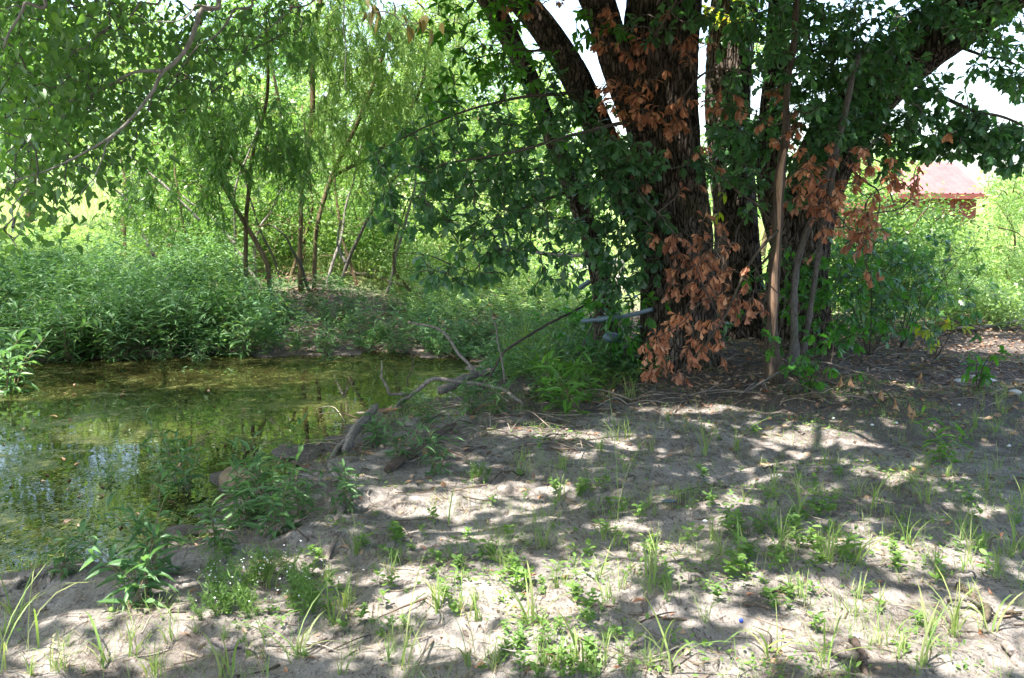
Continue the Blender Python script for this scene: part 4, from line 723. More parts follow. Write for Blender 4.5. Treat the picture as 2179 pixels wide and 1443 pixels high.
# plain post in the sun beside the bushes
def cyl_thing(name, label, cat, pts, rad, mat, group=None, sides=12, seed=0, jit=.015, n=30, prof=None, ends=None):
    q_p = np.asarray(pts, float); q_t = np.linspace(0, len(q_p) - 1, n); q_l = np.stack([np.interp(q_t, np.arange(len(q_p)), q_p[:, c]) for c in range(3)], -1)
    P = jitter_path(.3 * smooth_path(pts, n) + .7 * q_l, jit, seed) + np.random.default_rng(seed + 5).normal(0, jit * .12, (n, 3)); b = P[0]; t = empty(name, b, label, cat, group)
    mb = MB(); r = np.interp(np.linspace(0, 1, n), np.linspace(0, 1, len(rad)), rad) if isinstance(rad, (list, tuple)) else np.full(n, rad)
    if isinstance(rad, (list, tuple)): r = r * (1 + .12 * np.sin(np.arange(n) * 1.9 + seed) * np.cos(np.arange(n) * .7)); r[0] *= .75; r[-1] *= .45; r[-2] *= .8
    V, F, T_ = tube(P, r, sides, prof or trunk_prof(.04, 7, seed, 0, .1)); mb.add(V, F, T_); o = mb.obj(name, M[mat], None)
    # single-mesh thing: put origin at its first point
    o.location = tuple(b); me = o.data; co = np.empty(len(me.vertices) * 3, np.float32); me.vertices.foreach_get('co', co); co = co.reshape(-1, 3) - b.astype(np.float32); me.vertices.foreach_set('co', co.ravel()); me.update()
    bpy.data.objects.remove(t); return tag(o, label, cat, group)
LM = [(140, 745, 'pale stalks at the far waterline'), (340, 745, 'far waterline left of centre'), (480, 770, 'waterline below the slanting willow'), (620, 745, 'waterline below the brush pile'), (780, 745, 'waterline left of the arching branch'), (600, 595, 'long low brush pile log'), (880, 610, 'pale log of the brush pile'), (1500, 600, 'gap between the thick oak and the split sapling'), (1500, 760, 'foot of the broken hanging branch'), (1600, 700, 'split sapling at knee height'), (1760, 780, 'foot of the grey saplings'), (1880, 820, 'middle of the arched dry twig'), (513, 1005, 'rotting stump'), (600, 1065, 'sand hump'), (700, 1030, 'middle of the twisting root'), (698, 1210, 'lower end of the twisting root'), (890, 950, 'dark log'), (770, 915, 'short broken log'), (1100, 850, 'driftwood end'), (1310, 1090, 'single tall grass stalk'), (1470, 960, 'dry straw tuft'), (1645, 800, 'foot of the split sapling'),
      (1450, 800, 'foot of the thick oak'), (1640, 1258, 'near end of the curved dark stick'), (1820, 1212, 'far end of the curved dark stick'), (1577, 1322, 'blue bottle cap'), (1850, 1400, 'dark root end'), (2080, 1290, 'half buried dark branch'), (2160, 1400, 'branch end in the bottom right corner'), (500, 1374, 'weathered grey stick'), (60, 1240, 'pale curving root'),
      (300, 1290, 'large dark smartweed'), (715, 1330, 'upright wide grass blades'), (930, 1300, 'wide-bladed bright grass'), (1130, 1330, 'spiky grass tuft'), (1575, 1180, 'yellow-green grass blades'), (2010, 985, 'broad-leaved weed at the right'), (1425, 1066, 'blue-grey plastic scrap'), (2002, 935, 'tip of the arched dry twig'), (2070, 808, 'white chalky stones'), (1420, 1420, 'bottom edge tuft'),
      (1120, 1240, 'big sunny sand patch'), (1215, 860, 'tall bright smartweed'), (1300, 780, 'slender oak'), (930, 1010, 'star-shaped smartweed'), (2040, 1340, 'tuft on the lower right sunny patch'), (30, 1330, 'tall arching grass'), (640, 1400, 'bending grass blades'), (1090, 1440, 'middle of the bottom edge'), (1780, 1150, 'sunny spot above the curved stick'), (900, 1075, 'sunny sand by the twisting root'),
      (60, 1000, 'left edge of the pond'), (200, 870, 'bright reflection in the pond'), (470, 850, 'shoots in the middle of the pond'), (420, 960, 'open water behind the stump'), (60, 740, 'left end of the far bank'), (250, 740, 'far bank below the grey branches'), (425, 760, 'grey-green smartweed tuft'), (570, 700, 'foot of the slanting willow stem'), (700, 690, 'litter bank'), (850, 700, 'arching grey branch'), (990, 700, 'slanting branch'), (2140, 1000, 'right edge of the dark sand'), (1750, 1010, 'dim sand before the sprouts'), (1250, 1180, 'shadow band on the sand')]
TAKEN = set()
def say(kind, a, b, s):
    sz = 'tiny' if s < .55 else 'small' if s < .8 else 'fair-sized' if s < 1.02 else 'larger'
    o = sorted(LM, key=lambda l: math.hypot(l[0] - a, (l[1] - b) * 2.2))
    for q in range(9):
        l = o[q]; dx, dy = a - l[0], (b - l[1]) * 2.2; d = math.hypot(dx, dy); w1 = 'just ' if d < 70 else '' if d < 160 else 'well '
        if abs(dx) > 2 * abs(dy): dr = 'right of' if dx > 0 else 'left of'
        elif abs(dy) > 2 * abs(dx): dr = 'in front of' if dy > 0 else 'behind'
        else: dr = ('in front and ' if dy > 0 else 'behind and ') + ('right of' if dx > 0 else 'left of')
        t_ = '%s %s %s%s the %s' % (sz, kind, w1, dr, l[2])
        if t_ not in TAKEN and len(t_.split()) <= 16: TAKEN.add(t_); return t_
    return '%s %s %s the %s' % (sz, kind, 'near', o[0][2])
# ------------------------------------------------------------------ roots, fallen branches, logs
def stick(name, label, pix, rad, mat, cat='branch', group=None, lift=None, seed=0, sides=10, jit=.018, n=40):
    pts = []
    for i, (a, b) in enumerate(pix):
        rr = rad[0] if isinstance(rad, (list, tuple)) else rad; p = G(a, b, rr * .5)
        if lift is not None:
            p = PD(a, b, lift[i])
        pts.append(p)
    rad = [q * .72 for q in rad]
    return cyl_thing(name, label, cat, pts, rad, mat, group, sides, seed, jit, n)
FB = 'fallen branches by the pond'
stick('bare_root', 'long twisting grey root winding down the sand from the pond edge', [(790, 895), (750, 925), (718, 955), (704, 990), (733, 1028), (742, 1058), (716, 1098), (702, 1140), (686, 1185), (698, 1235)], [.03, .026, .022, .02, .012], 'deadwood', 'root', None, seed=1, n=60)
stick('fallen_log', 'short broken log propped at the water edge', [(735, 955), (770, 915), (808, 868)], [.045, .05, .042], 'deadwood', 'log', FB, seed=2, lift=[6.5, 6.9, 7.35])
stick('fallen_log', 'dark log with a pale end lying in weeds above the root', [(825, 1000), (880, 962), (930, 935), (972, 903)], [.04, .038, .036, .03], 'darkwood', 'log', FB, seed=3)
stick('fallen_branch', 'straight reddish stick lying across the pond edge', [(722, 886), (830, 876), (955, 858)], [.014, .014, .01], 'redbark', 'branch', FB, seed=4, sides=8)
stick('fallen_branch', 'pale forked driftwood branch standing out of the water', [(845, 862), (880, 832), (918, 803), (1000, 815), (1072, 832), (1115, 862)], [.024, .024, .022, .022, .016], 'deadwood', 'branch', FB, seed=5, lift=[7.8, 7.8, 7.8, 7.8, 7.7, 7.4])
stick('fallen_branch', 'short upright snag beside the pale driftwood', [(868, 838), (835, 836), (812, 800), (810, 768)], [.02, .014, .006], 'deadwood', 'branch', FB, seed=6, lift=[7.8, 7.8, 7.8, 7.8])
stick('fallen_branch', 'thin dark snag rising from the pond', [(866, 832), (876, 790), (872, 752)], [.01, .008, .005], 'darkwood', 'branch', FB, seed=7, lift=[7.9, 7.9, 7.9])
stick('fallen_log', 'pale grey log lying behind the driftwood', [(935, 832), (990, 800), (1050, 782)], [.05, .045, .035], 'deadwood', 'log', FB, seed=8, lift=[8.2, 8.5, 8.8])
stick('fallen_branch', 'arching grey branch dipping into the pond', [(868, 686), (930, 700), (962, 740), (985, 772), (1006, 795)], [.012, .016, .018, .02], 'deadwood', 'branch', FB, seed=9, lift=[9.0, 8.9, 8.8, 8.7, 8.6])
stick('fallen_branch', 'long slanting branch running up toward the slender oak', [(1028, 822), (1070, 750), (1130, 712), (1200, 675), (1265, 640)], [.012, .016, .018, .014], 'darkwood', 'branch', FB, seed=10, lift=[8.2, 8.5, 8.9, 9.4, 10.0])
stick('fallen_branch', 'thin upright grey stick crossing the slanting branch', [(1072, 815), (1066, 740), (1050, 665)], [.012, .009, .006], 'deadwood', 'branch', FB, seed=11, lift=[8.2, 8.25, 8.3])
stick('fallen_branch', 'dark mottled log tip beside the tall leafy weed', [(1120, 842), (1150, 815), (1190, 785)], [.03, .026, .015], 'darkwood', 'branch', FB, seed=12)
stick('fallen_branch', 'slim grey sticks leaning by the pipe', [(1230, 760), (1255, 700), (1268, 660)], [.014, .012, .01], 'greybark', 'branch', FB, seed=13, lift=[9.2, 9.3, 9.4])
stick('bare_root', 'pale root curving along the bottom left bank', [(-30, 1285), (35, 1245), (75, 1225), (112, 1216)], [.02, .02, .018], 'deadwood', 'root', None, seed=14)
stick('bare_root', 'short root forking downward at the bottom left bank', [(112, 1216), (92, 1250), (80, 1285), (68, 1300)], [.018, .015, .009], 'deadwood', 'root', None, seed=15)
stick('fallen_branch', 'thin pale straight stick lying over the twisting root', [(606, 1008), (670, 1011), (742, 1012)], [.008, .008, .006], 'palebark', 'branch', FB, seed=16)
stick('fallen_branch', 'weathered grey stick lying in the sand among low weeds', [(452, 1362), (500, 1374), (545, 1384)], [.02, .018, .01], 'deadwood', 'branch', None, seed=17)
stick('fallen_branch', 'curved dark stick lying on the sand at right', [(1625, 1262), (1700, 1250), (1760, 1240), (1835, 1208)], [.014, .013, .009], 'darkwood', 'branch', None, seed=18)
stick('fallen_branch', 'short side twig above the curved dark stick', [(1700, 1246), (1740, 1226), (1778, 1200)], [.008, .007, .005], 'darkwood', 'branch', None, seed=19)
stick('fallen_branch', 'short dark root end in the sand at bottom right', [(1815, 1365), (1848, 1395), (1862, 1435)], [.02, .018, .012], 'darkwood', 'root', None, seed=20)
stick('fallen_branch', 'dark half buried branch near the right edge', [(2035, 1245), (2085, 1300), (2100, 1335)], [.02, .024, .016], 'darkwood', 'branch', None, seed=21)
stick('fallen_branch', 'grey branch end at the bottom right corner', [(2140, 1375), (2190, 1420)], [.025, .02], 'deadwood', 'branch', None, seed=22)
stick('fallen_branch', 'arched dry twig with papery brown leaves in front of the sprouts', [(1585, 835), (1650, 800), (1720, 775), (1760, 773), (1850, 800), (1900, 850), (1960, 900), (2002, 935)], [.012, .012, .011, .009, .006], 'greybark', 'branch', None, seed=23, lift=[7.9, 7.9, 7.9, 7.85, 7.6, 7.2, 6.9, 6.6], n=60)
stick('fallen_log', 'bleached log lying across the litter at the far right', [(1930, 708), (2010, 702), (2075, 700), (2190, 684)], [.03, .035, .04, .03], 'palebark', 'log', None, seed=24)
stick('fallen_branch', 'dark fork of dead branch above the bleached log', [(1985, 664), (2040, 680), (2100, 695)], [.018, .015, .01], 'darkwood', 'branch', None, seed=25, lift=[12, 11.9, 11.8])
stick('fallen_branch', 'thin dead branch reaching right from the dark fork', [(1995, 668), (2060, 672), (2098, 684)], [.012, .01, .006], 'darkwood', 'branch', None, seed=26, lift=[12, 11.7, 11.5])
stick('fallen_log', 'pale leaning log behind the slender oak', [(1090, 512), (1130, 535), (1180, 540), (1250, 542)], [.02, .034, .036, .032], 'palebark', 'log', None, seed=27, lift=[11.8, 11.6, 11.4, 11.0])
BP = 'logs of the brush pile'
stick('fallen_log', 'mossy log lying across the far bank clearing', [(540, 590), (600, 596), (690, 600), (760, 612)], [.05, .06, .05, .03], 'darkwood', 'log', BP, seed=28)
stick('fallen_log', 'pale lit log at the right of the brush pile', [(740, 583), (800, 590), (870, 612), (925, 628)], [.06, .07, .06, .04], 'deadwood', 'log', BP, seed=29)
stick('fallen_log', 'thin dark log low on the far bank', [(470, 555), (560, 575), (660, 586)], [.05, .045, .03], 'darkwood', 'log', BP, seed=30)
stick('fallen_branch', 'pale dead branch rising behind the brush pile', [(735, 560), (715, 520), (728, 470)], [.03, .022, .012], 'palebark', 'branch', BP, seed=31, lift=[14.6, 14.6, 14.6])
stick('fallen_branch', 'bleached dead branch slanting through the bushes left of the willow', [(425, 470), (350, 390), (265, 320)], [.03, .024, .014], 'palebark', 'branch', BP, seed=32, lift=[14, 14, 14.2])
stick('fallen_branch', 'thick dead limb across the bank beyond the driftwood', [(1050, 660), (1120, 655), (1200, 662)], [.05, .06, .04], 'darkwood', 'log', BP, seed=33)
stick('fallen_branch', 'pale stick lying on the litter beyond the pond', [(960, 640), (1050, 632), (1150, 640)], [.03, .028, .02], 'deadwood', 'branch', BP, seed=34)
r = np.random.default_rng(90)
for i in range(12):
    a, b = r.uniform(480, 900), r.uniform(572, 610); th = r.normal(0, .35); L = r.uniform(40, 110)
    stick('brush_stick', say('brush pile stick', a, b, .9), [(a, b), (a + L / 2 * math.cos(th), b + 4), (a + L * math.cos(th), b - L * math.sin(th) * .4)], [.018, .014, .008], ['darkwood', 'deadwood', 'redbark'][i % 3], 'stick', 'sticks of the brush pile', seed=400 + i, sides=6, n=14)
for i in range(22):
    a, b = r.uniform(1430, 2050), r.uniform(745, 860); th = r.uniform(-.5, .5) + (math.pi if r.uniform() < .5 else 0); L = r.uniform(50, 150)
    stick('dry_stick', say('thin dry stick', a, b, .9), [(a, b), (a + L / 2 * math.cos(th), b - L * .12 * math.sin(th) + 3), (a + L * math.cos(th), b - L * .3 * math.sin(th))], [.008, .007, .003], ['darkwood', 'deadwood', 'greybark'][i % 3], 'stick', 'dry sticks below the oaks', seed=430 + i, sides=6, n=14, jit=.03)
for i in range(34):
    a, b = (r.uniform(640, 1250), r.uniform(800, 1010)) if i < 20 else (r.uniform(1150, 2150), r.uniform(980, 1400)); th = r.uniform(-.8, .6) + (math.pi if r.uniform() < .5 else 0); L = r.uniform(50, 170) * (1 if i < 20 else .7)
    if pond_d(*G(a, b)[:2]) < -.25: continue
    q_k = r.uniform(.5, 1.3)
    stick('dry_stick', say('thin dry stick', a, b, .9), [(a, b), (a + L / 2 * math.cos(th), b - L * .2 * math.sin(th) + r.normal(0, 4)), (a + L * math.cos(th), b - L * .4 * math.sin(th))], [.010 * q_k, .009 * q_k, .004], ['darkwood', 'deadwood', 'greybark', 'redbark'][i % 4], 'stick', 'dry sticks on the sand and bank', seed=500 + i, sides=6, n=16, jit=.03)
for i in range(34):
    a, b = r.uniform(1440, 1700), r.uniform(540, 800); th = r.uniform(.3, 2.7); L = r.uniform(80, 240); Y0 = r.uniform(8.7, 9.3)
    stick('dead_twig', say('bare dead upright twig', a, b, .9), [(a, b), (a + L / 2 * math.cos(th) + 8, b - L * .5 * math.sin(th)), (a + L * math.cos(th), b - L * math.sin(th))], [.006, .005, .002], ['greybark', 'sapbark'][i % 2], 'twig', 'dead twigs between the trunks', seed=460 + i, sides=5, n=12, jit=.03, lift=[Y0, Y0, Y0])
# dead leaves hanging on the arched twig
pp = px_blobs([(1730, 345 + 420, 10, 6, 7.8, 7.9, 1)], r)
T = np.array([PD(a, b, y) for a, b, y in [(1790, 800, 7.75), (1810, 815, 7.7), (1875, 835, 7.45), (1905, 850, 7.2), (1935, 870, 7.05), (1945, 880, 7.0), (1960, 800, 7.3)]])
dl = MB(); dl.add(*rosettes(T, np.tile([0, 0, -1.0], (len(T), 1)), 4, .085, r, droop=.8, tilt=(.1, .5), wr=(.6, .9)))
tag(dl.obj('dry_leaf_spray', leaf_mat('papery_leaf', [(.36, .22, .13), (.45, .3, .19), (.3, .17, .1)], (1.2, 1.1, .9), .25, .6, .2)), 'papery tan oak leaves drooping from the arched twig', 'leaf spray')

# ------------------------------------------------------------------ stones, blocks, pipe
def rock(name, label, c, size, mat, cat, seed, group=None, rough=.16, nu=36, nv=20):
    r = np.random.default_rng(seed); u = np.linspace(0, 2 * math.pi, nu, endpoint=False); v = np.linspace(.04, math.pi - .04, nv); U, Vv = np.meshgrid(u, v)
    d = np.stack([np.sin(Vv) * np.cos(U), np.sin(Vv) * np.sin(U), np.cos(Vv)], -1); k = 1.0
    for f in (1.5, 2.6, 4.5, 8, 13):
        w3 = r.normal(0, 1, (3, 3)); k = k + rough / f * 1.6 * np.sin(d @ w3[0] * f + r.uniform(0, 6)) * np.cos(d @ w3[1] * f + r.uniform(0, 6))
    V = (d * k[..., None] * np.array(size)).reshape(-1, 3); i = np.arange(nv - 1)[:, None] * nu; j = np.arange(nu)[None]; j2 = (j + 1) % nu
    Q = np.stack([i + j, i + nu + j, i + nu + j2, i + j2], -1).reshape(-1); mb = MB(); mb.add(V, Q, [4] * (len(Q) // 4)); mb.add(V[:nu], np.arange(nu), [nu]); o = mb.obj(name, M[mat]); o.location = tuple(c); return tag(o, label, cat, group)
p = G(513, 1025, 0); rock('rotting_stump', 'rounded brown rotting stump half sunk in the pond', (p[0], p[1], WL + .02), (.125, .11, .095), 'lump', 'stump', 3)
p = G(600, 1075, 0); rock('sand_hump', 'flat pale hump of wet sand at the pond edge behind weeds', (p[0], p[1], WL + .0), (.24, .2, .07), 'mudsand', 'sand hump', 4)
for i, (a, b, s, lab) in enumerate([(2045, 812, .07, 'white chalky stone left of the pair beside the grass'), (2082, 806, .08, 'white chalky stone right of the pair beside the grass'), (2160, 836, .06, 'white stone at the right edge'), (2110, 812, .05, 'small white stone behind the chalky pair')]):
    rock('white_stone', lab, G(a, b, .01), (s, s * .8, s * .45), 'stone', 'stone', 10 + i, 'white stones at the right')
for i, (a, b) in enumerate([(1773, 891), (1856, 905), (1907, 901), (2147, 950), (1660, 1013), (2041, 863), (1990, 838), (1500, 1110), (1822, 1356), (2042, 770), (1100, 1010)]):
    rock('pebble', say('small white pebble', a, b, .5), G(a, b, .004), (.012, .011, .008), 'white', 'pebble', 30 + i, 'white pebbles', nu=14, nv=9)
def block(name, label, c, size, rot, mat, cat, seed, group=None):
    r = np.random.default_rng(seed); n = 9; mb = MB(); g = np.linspace(-1, 1, n)
    for ax in range(3):
        for sg in (-1, 1):
            A, B = np.meshgrid(g, g, indexing='ij'); V = np.zeros((n, n, 3)); V[..., ax] = sg; V[..., (ax + 1) % 3] = A; V[..., (ax + 2) % 3] = B
            V = V.reshape(-1, 3); L = np.linalg.norm(V, axis=1, keepdims=True); V = V * (1 - .10 * sstep(1.25, 1.75, L)); V = V + .03 * np.sin(V[:, [1, 2, 0]] * 5.1 + seed) * np.cos(V[:, [2, 0, 1]] * 3.3)
            i = np.arange(n - 1)[:, None] * n; j = np.arange(n - 1)[None]; Q = np.stack([i + j, i + n + j, i + n + j + 1, i + j + 1], -1).reshape(-1, 4)
            if sg < 0: Q = Q[:, ::-1]
            mb.add(V * np.array(size), Q.ravel(), [4] * len(Q))
    o = mb.obj(name, M[mat]); o.location = tuple(c); o.rotation_euler = rot; return tag(o, label, cat, group)
block('concrete_block', 'weathered grey concrete block behind the slender oak', G(1232, 605) + [0, 0, 0.10], (0.29, 0.24, 0.22), (.1, .05, .5), 'concrete', 'block', 1, 'concrete blocks')
block('concrete_block', 'narrow concrete block just right of the slender oak', G(1300, 592) + [0, 0, 0.12], (0.18, 0.22, 0.26), (.0, .2, .2), 'concrete', 'block', 2, 'concrete blocks')
block('concrete_block', 'fallen concrete block seen between the oaks, lit by sun', G(1335, 618) + [0, 0, 0.06], (0.2, 0.18, 0.14), (.3, .2, .9), 'concrete', 'block', 3, 'concrete blocks')
def pipe():
    P = smooth_path([PD(1238, 684, 9.25), PD(1290, 678, 9.1), PD(1345, 670, 8.95), PD(1388, 658, 8.85)], 24); t = empty('plastic_pipe', P[0], 'blue-grey plastic pipe lying across the foot of the thick trunk', 'pipe', 'blue-grey pipes')
    sm = lambda t_, a, P_: 1 + 0 * t_ + 0 * a
    mb = MB(); mb.add(*tube(P, .019, 20, sm)); mb.obj('tube', M['pvc'], t)
    cp = MB(); cp.add(*tube(P[5:11], .026, 20, sm)); cp.obj('coupling', M['pvc'], t)
pipe()
cyl_thing('plastic_pipe', 'short blue-grey pipe end leaning by the concrete block', 'pipe', [PD(1232, 614, 10.9), PD(1244, 606, 10.9), PD(1256, 598, 10.9)], .028, 'pvc', 'blue-grey pipes', 16, 3, 0, 8, lambda t_, a, P_: 1 + 0 * t_ + 0 * a)
rock('plastic_drum', 'blue-grey plastic lump in the weeds below the pipe', PD(1300, 718, 9.3), (.08, .07, .05), 'pvc', 'container', 8, rough=.05)
cyl_thing('bottle_cap', 'tiny bright blue bottle cap on the sand among weeds', 'bottle cap', [G(1577, 1322, .004), G(1577, 1322, .012) + [0, .002, 0]], .008, 'bluecap', None, 14, 0, 0, 3, lambda t_, a, P_: 1 + 0 * t_ + 0 * a)
rock('foil_scrap', 'flat blue-grey scrap of plastic on the sand', G(1425, 1066, .006), (.04, .02, .006), 'pvc', 'scrap', 9, nu=14, nv=9)

# ------------------------------------------------------------------ plants that can be counted: prototypes and copies
def lk(src, loc, rz, s, label, cat, group, first):
    if first: o = src
    else: o = src.copy(); COL.objects.link(o)
    o.location = tuple(loc); o.rotation_euler = (0, 0, rz); o.scale = (s, s, s); tag(o, label, cat, group)
    kids = [c for c in src.children] if not first else []
    for c in kids:
        k = c.copy(); COL.objects.link(k); k.parent = o
    return o
def smartweed_proto(seed, h=.42, ns=5, ll=.11):
    r = np.random.default_rng(seed); t = empty('smartweed', (0, 0, 0), '', 'weed'); st = MB(); lf = MB()
    for k in range(ns):
        az = r.uniform(0, 6.28); ln = r.uniform(.1, .85); hh = h * r.uniform(.45, 1.1); P = smooth_path([(r.normal(0, .04), r.normal(0, .04), -.02), (math.cos(az) * ln * hh * .4, math.sin(az) * ln * hh * .4, hh * .55), (math.cos(az) * ln * hh, math.sin(az) * ln * hh, hh)], 14)
        st.add(*tube(P, np.linspace(.0035, .0015, 14), 5)); m = int(7 + hh * 16); u = np.linspace(.05, 1, m); C = np.stack([np.interp(u, np.linspace(0, 1, 14), P[:, q]) for q in range(3)], -1)
        a2 = np.arange(m) * 2.5 + r.uniform(0, 6); el = r.uniform(-.1, .6, m) + .5 * (u > .9); A = np.stack([np.cos(a2) * np.cos(el), np.sin(a2) * np.cos(el), np.sin(el)], -1)
        lf.add(*scatter(T_LANCE, C, A, np.array([0, 0, 1.0]) + r.normal(0, .3, (m, 3)), ll * r.uniform(.7, 1.25, m), 1.25, r.uniform(.5, 2.5, m)))
    st.obj('stem', M['redstem'], t); lf.obj('leaves', M['smart'], t); return t
def seedling_proto(seed, h=.12, mt='weed', tm=None, ll=.05):
    r = np.random.default_rng(seed); st = MB(); 
    for k in range(r.integers(1, 4)):
        hh = h * r.uniform(.5, 1.1); az = r.uniform(0, 6.28); P = smooth_path([(0, 0, -.01), (math.cos(az) * hh * .1, math.sin(az) * hh * .1, hh * .5), (math.cos(az) * hh * .35, math.sin(az) * hh * .35, hh)], 8); st.add(*tube(P, np.linspace(.0018, .001, 8), 4), 0)
        m = r.integers(6, 11); u = np.linspace(.3, 1, m); C = np.stack([np.interp(u, np.linspace(0, 1, 8), P[:, q]) for q in range(3)], -1); a2 = np.arange(m) * 2.6 + r.uniform(0, 6); el = r.uniform(-.1, .6, m)
        A = np.stack([np.cos(a2) * np.cos(el), np.sin(a2) * np.cos(el), np.sin(el)], -1); V, F, T_ = scatter(tm or T_OVAL, C, A, np.array([0, 0, 1.0]) + r.normal(0, .3, (m, 3)), ll * r.uniform(.5, 1.2, m), r.uniform(.8, 1.4)); st.add(V, F, T_, 1)
    return st.obj('weed_seedling', [M['stem'], M[mt]])
def tuft_proto(seed, h=.16, n=16, mt='grass', sp=.015, wid=.004, lean=.5):
    r = np.random.default_rng(seed); mb = MB(); P = np.stack([r.normal(0, sp, n), r.normal(0, sp, n), np.full(n, -.01)], -1)
    mb.add(*blades(P, h * r.uniform(.4, 1.15, n), lean * r.uniform(.3, 1.6, n), wid * r.uniform(.7, 1.4, n), seg=5, droop=r.uniform(.3, 1.1, n), r=r)); return mb.obj('grass_tuft', [M[mt]])
def fern_proto(seed, h=.2):
    r = np.random.default_rng(seed); st = MB()
    for k in range(9):
        az = r.uniform(0, 6.28); hh = h * r.uniform(.5, 1.1); P = smooth_path([(0, 0, -.01), (math.cos(az) * hh * .2, math.sin(az) * hh * .2, hh * .5), (math.cos(az) * hh * .5, math.sin(az) * hh * .5, hh)], 10); st.add(*tube(P, .0012, 4), 0); m = 24
        C = P[r.integers(2, 10, m)] + r.normal(0, .006, (m, 3)); st.add(*scatter(T_WILLOW, C, nrmz(rdir(m, r) + [0, 0, .5]), rdir(m, r), .035 * r.uniform(.6, 1.3, m), 1.3), 1)
    C = P[-1] + r.normal(0, h * .3, (7, 3)) * [1, 1, .3]; st.add(*scatter(T_ROUND, C, rdir(7, r), [0, 0, 1.0], .008), 2)
    return st.obj('flowering_weed', [M['stem'], M['weed'], M['flower']])

r = np.random.default_rng(300); protos = [smartweed_proto(300 + k, .34 + .07 * (k % 3), 6 + k % 3, .12) for k in range(6)]; used = set()
def put(protos, used, k, loc, rz, s, label, cat, group): lk(protos[k], loc, rz, s, label, cat, group, k not in used); used.add(k)
bw = smartweed_proto(390, .5, 5, .17); [setattr(c, 'name', c.name) for c in bw.children]; bl = [c for c in bw.children if c.name.startswith('leaves')][0]; bl.data.materials[0] = M['broad']
for q_i, (q_a, q_b, q_s, q_l) in enumerate([(1215, 880, 1.15, 'tallest bright smartweed with long drooping leaves at the sand edge'), (1180, 870, .8, 'shorter bright long-leaved weed left of the tallest one'), (2010, 990, .6, 'broad-leaved green weed on the dark sand at right'), (1260, 850, .8, 'bright long-leaved weed right of the tallest one')]): lk(bw, G(q_a, q_b), q_i * 2.1, q_s, q_l, 'weed', 'long-leaved bright weeds', q_i == 0)
main_sw = [(520, 1120, .95, 'tall smartweed plant in front of the flat sand hump'), (590, 1140, .85, 'leafy smartweed right of the tallest one at the pond edge'), (560, 1090, .8, 'smartweed growing over the sand hump'), (640, 1100, .7, 'smartweed clump touching the twisting root'), (740, 1090, .6, 'smartweed growing right of the twisting root'),
           (400, 1075, .9, 'pale-leaved smartweed standing in the pond, left of the stump'), (370, 1040, .6, 'smartweed stem in the pond beside the pale-leaved one'), (300, 1290, .9, 'large dark smartweed on the sand at lower left'), (330, 1230, .7, 'smartweed behind the large dark one at lower left'), (460, 1170, .6, 'smartweed below the stump at the waterline'),
           (235, 1120, .45, 'small smartweed rising from water at left'), (130, 1230, .45, 'small smartweed at the pale curving root'), (850, 980, .7, 'smartweed between the two dark logs'), (800, 950, .65, 'smartweed right of the short broken log'), (930, 1010, .6, 'star-shaped smartweed on the dark sand'), (900, 900, .6, 'smartweed behind the dark log'),
           (1000, 880, .6, 'smartweed on the bank below the driftwood'), (1060, 880, .6, 'smartweed right below the driftwood end'), (860, 880, .5, 'smartweed at the end of the reddish stick'), (1150, 850, .7, 'smartweed left of the bright long-leaved weeds'), (1240, 830, .8, 'smartweed behind the tall bright one'),
           (20, 900, 1.5, 'dark smartweed clump at the left edge of the pond'), (-20, 880, 1.6, 'smartweed clump cut by the left edge'), (40, 860, 1.3, 'smartweed right beside the left-edge clump'), (500, 985, .35, 'small smartweed shoot in open water behind the stump'), (395, 850, .3, 'tiny smartweed shoot in the middle of the pond'),
           (345, 790, .45, 'pale smartweed in the water at the far bank'), (425, 795, .65, 'grey-green smartweed tuft in shallow water'), (490, 850, .3, 'small shoot beside floating leaves'), (280, 930, .3, 'small submerged shoot left of centre pond'), (700, 800, .5, 'smartweed in shallow water below the litter bank')]
for i, (a, b, s, lab) in enumerate(main_sw):
    p = G(a, b); p[2] = max(p[2], WL - .12); put(protos, used, i % 6, p, r.uniform(0, 6.28), s * (1.2 if b < 870 else 1.08), lab, 'weed', 'smartweed by the pond')
# far bank row of smartweed
k = 0
FARW = []
for i in range(110):
    a = r.uniform(0, 560) if i % 3 else r.uniform(520, 1040); b = r.uniform(700, 775) if a < 520 else r.uniform(650, 760); p = G(a, b); p[2] = max(p[2], WL - .1); sz = r.uniform(.8, 1.4) if a < 520 else r.uniform(.5, .95); FARW.append((a, b, i, p, sz))
for a, b, i, p, sz in FARW: put(protos, used, i % 6, p, r.uniform(0, 6.28), sz, say('smartweed on the far bank', a, b, sz * .7), 'weed', 'smartweed on the far bank')
# seedlings on the sand
sp = [seedling_proto(500 + k, .10 + .03 * (k % 3), ll=.05 + .012 * (k % 3)) for k in range(8)]; us = set()
zones = [((1090, 1180, 1200, 1450), 'broad little weed on the sand along the bottom of the picture', 'little weeds in the bottom sand', 85), ((1500, 1090, 1640, 1330), 'bright little weed in the sunlit sand right of centre', 'little weeds right of centre', 50), ((1130, 1040, 1330, 1130), 'low green weed in the patch left of the tall grass stalk', 'little weeds by the grass stalk', 26),
         ((1640, 980, 2179, 1300), 'small weed on the dim sand towards the right', 'little weeds at the right', 65), ((780, 1140, 980, 1260), 'clover-like weed above the sunny sand patch', 'little weeds above the sunny patch', 24), ((380, 1180, 760, 1440), 'small leafy weed on the lower left sand', 'little weeds at lower left', 40), ((1130, 880, 1640, 1040), 'tiny weed on the bare sand before the oaks', 'little weeds before the oaks', 18),
         ((1200, 760, 1420, 840), 'low weed around the left foot of the oaks', 'little weeds at the oak foot', 26), ((2000, 830, 2179, 960), 'small weed near the white stones', 'little weeds near the stones', 18)]
j = 0
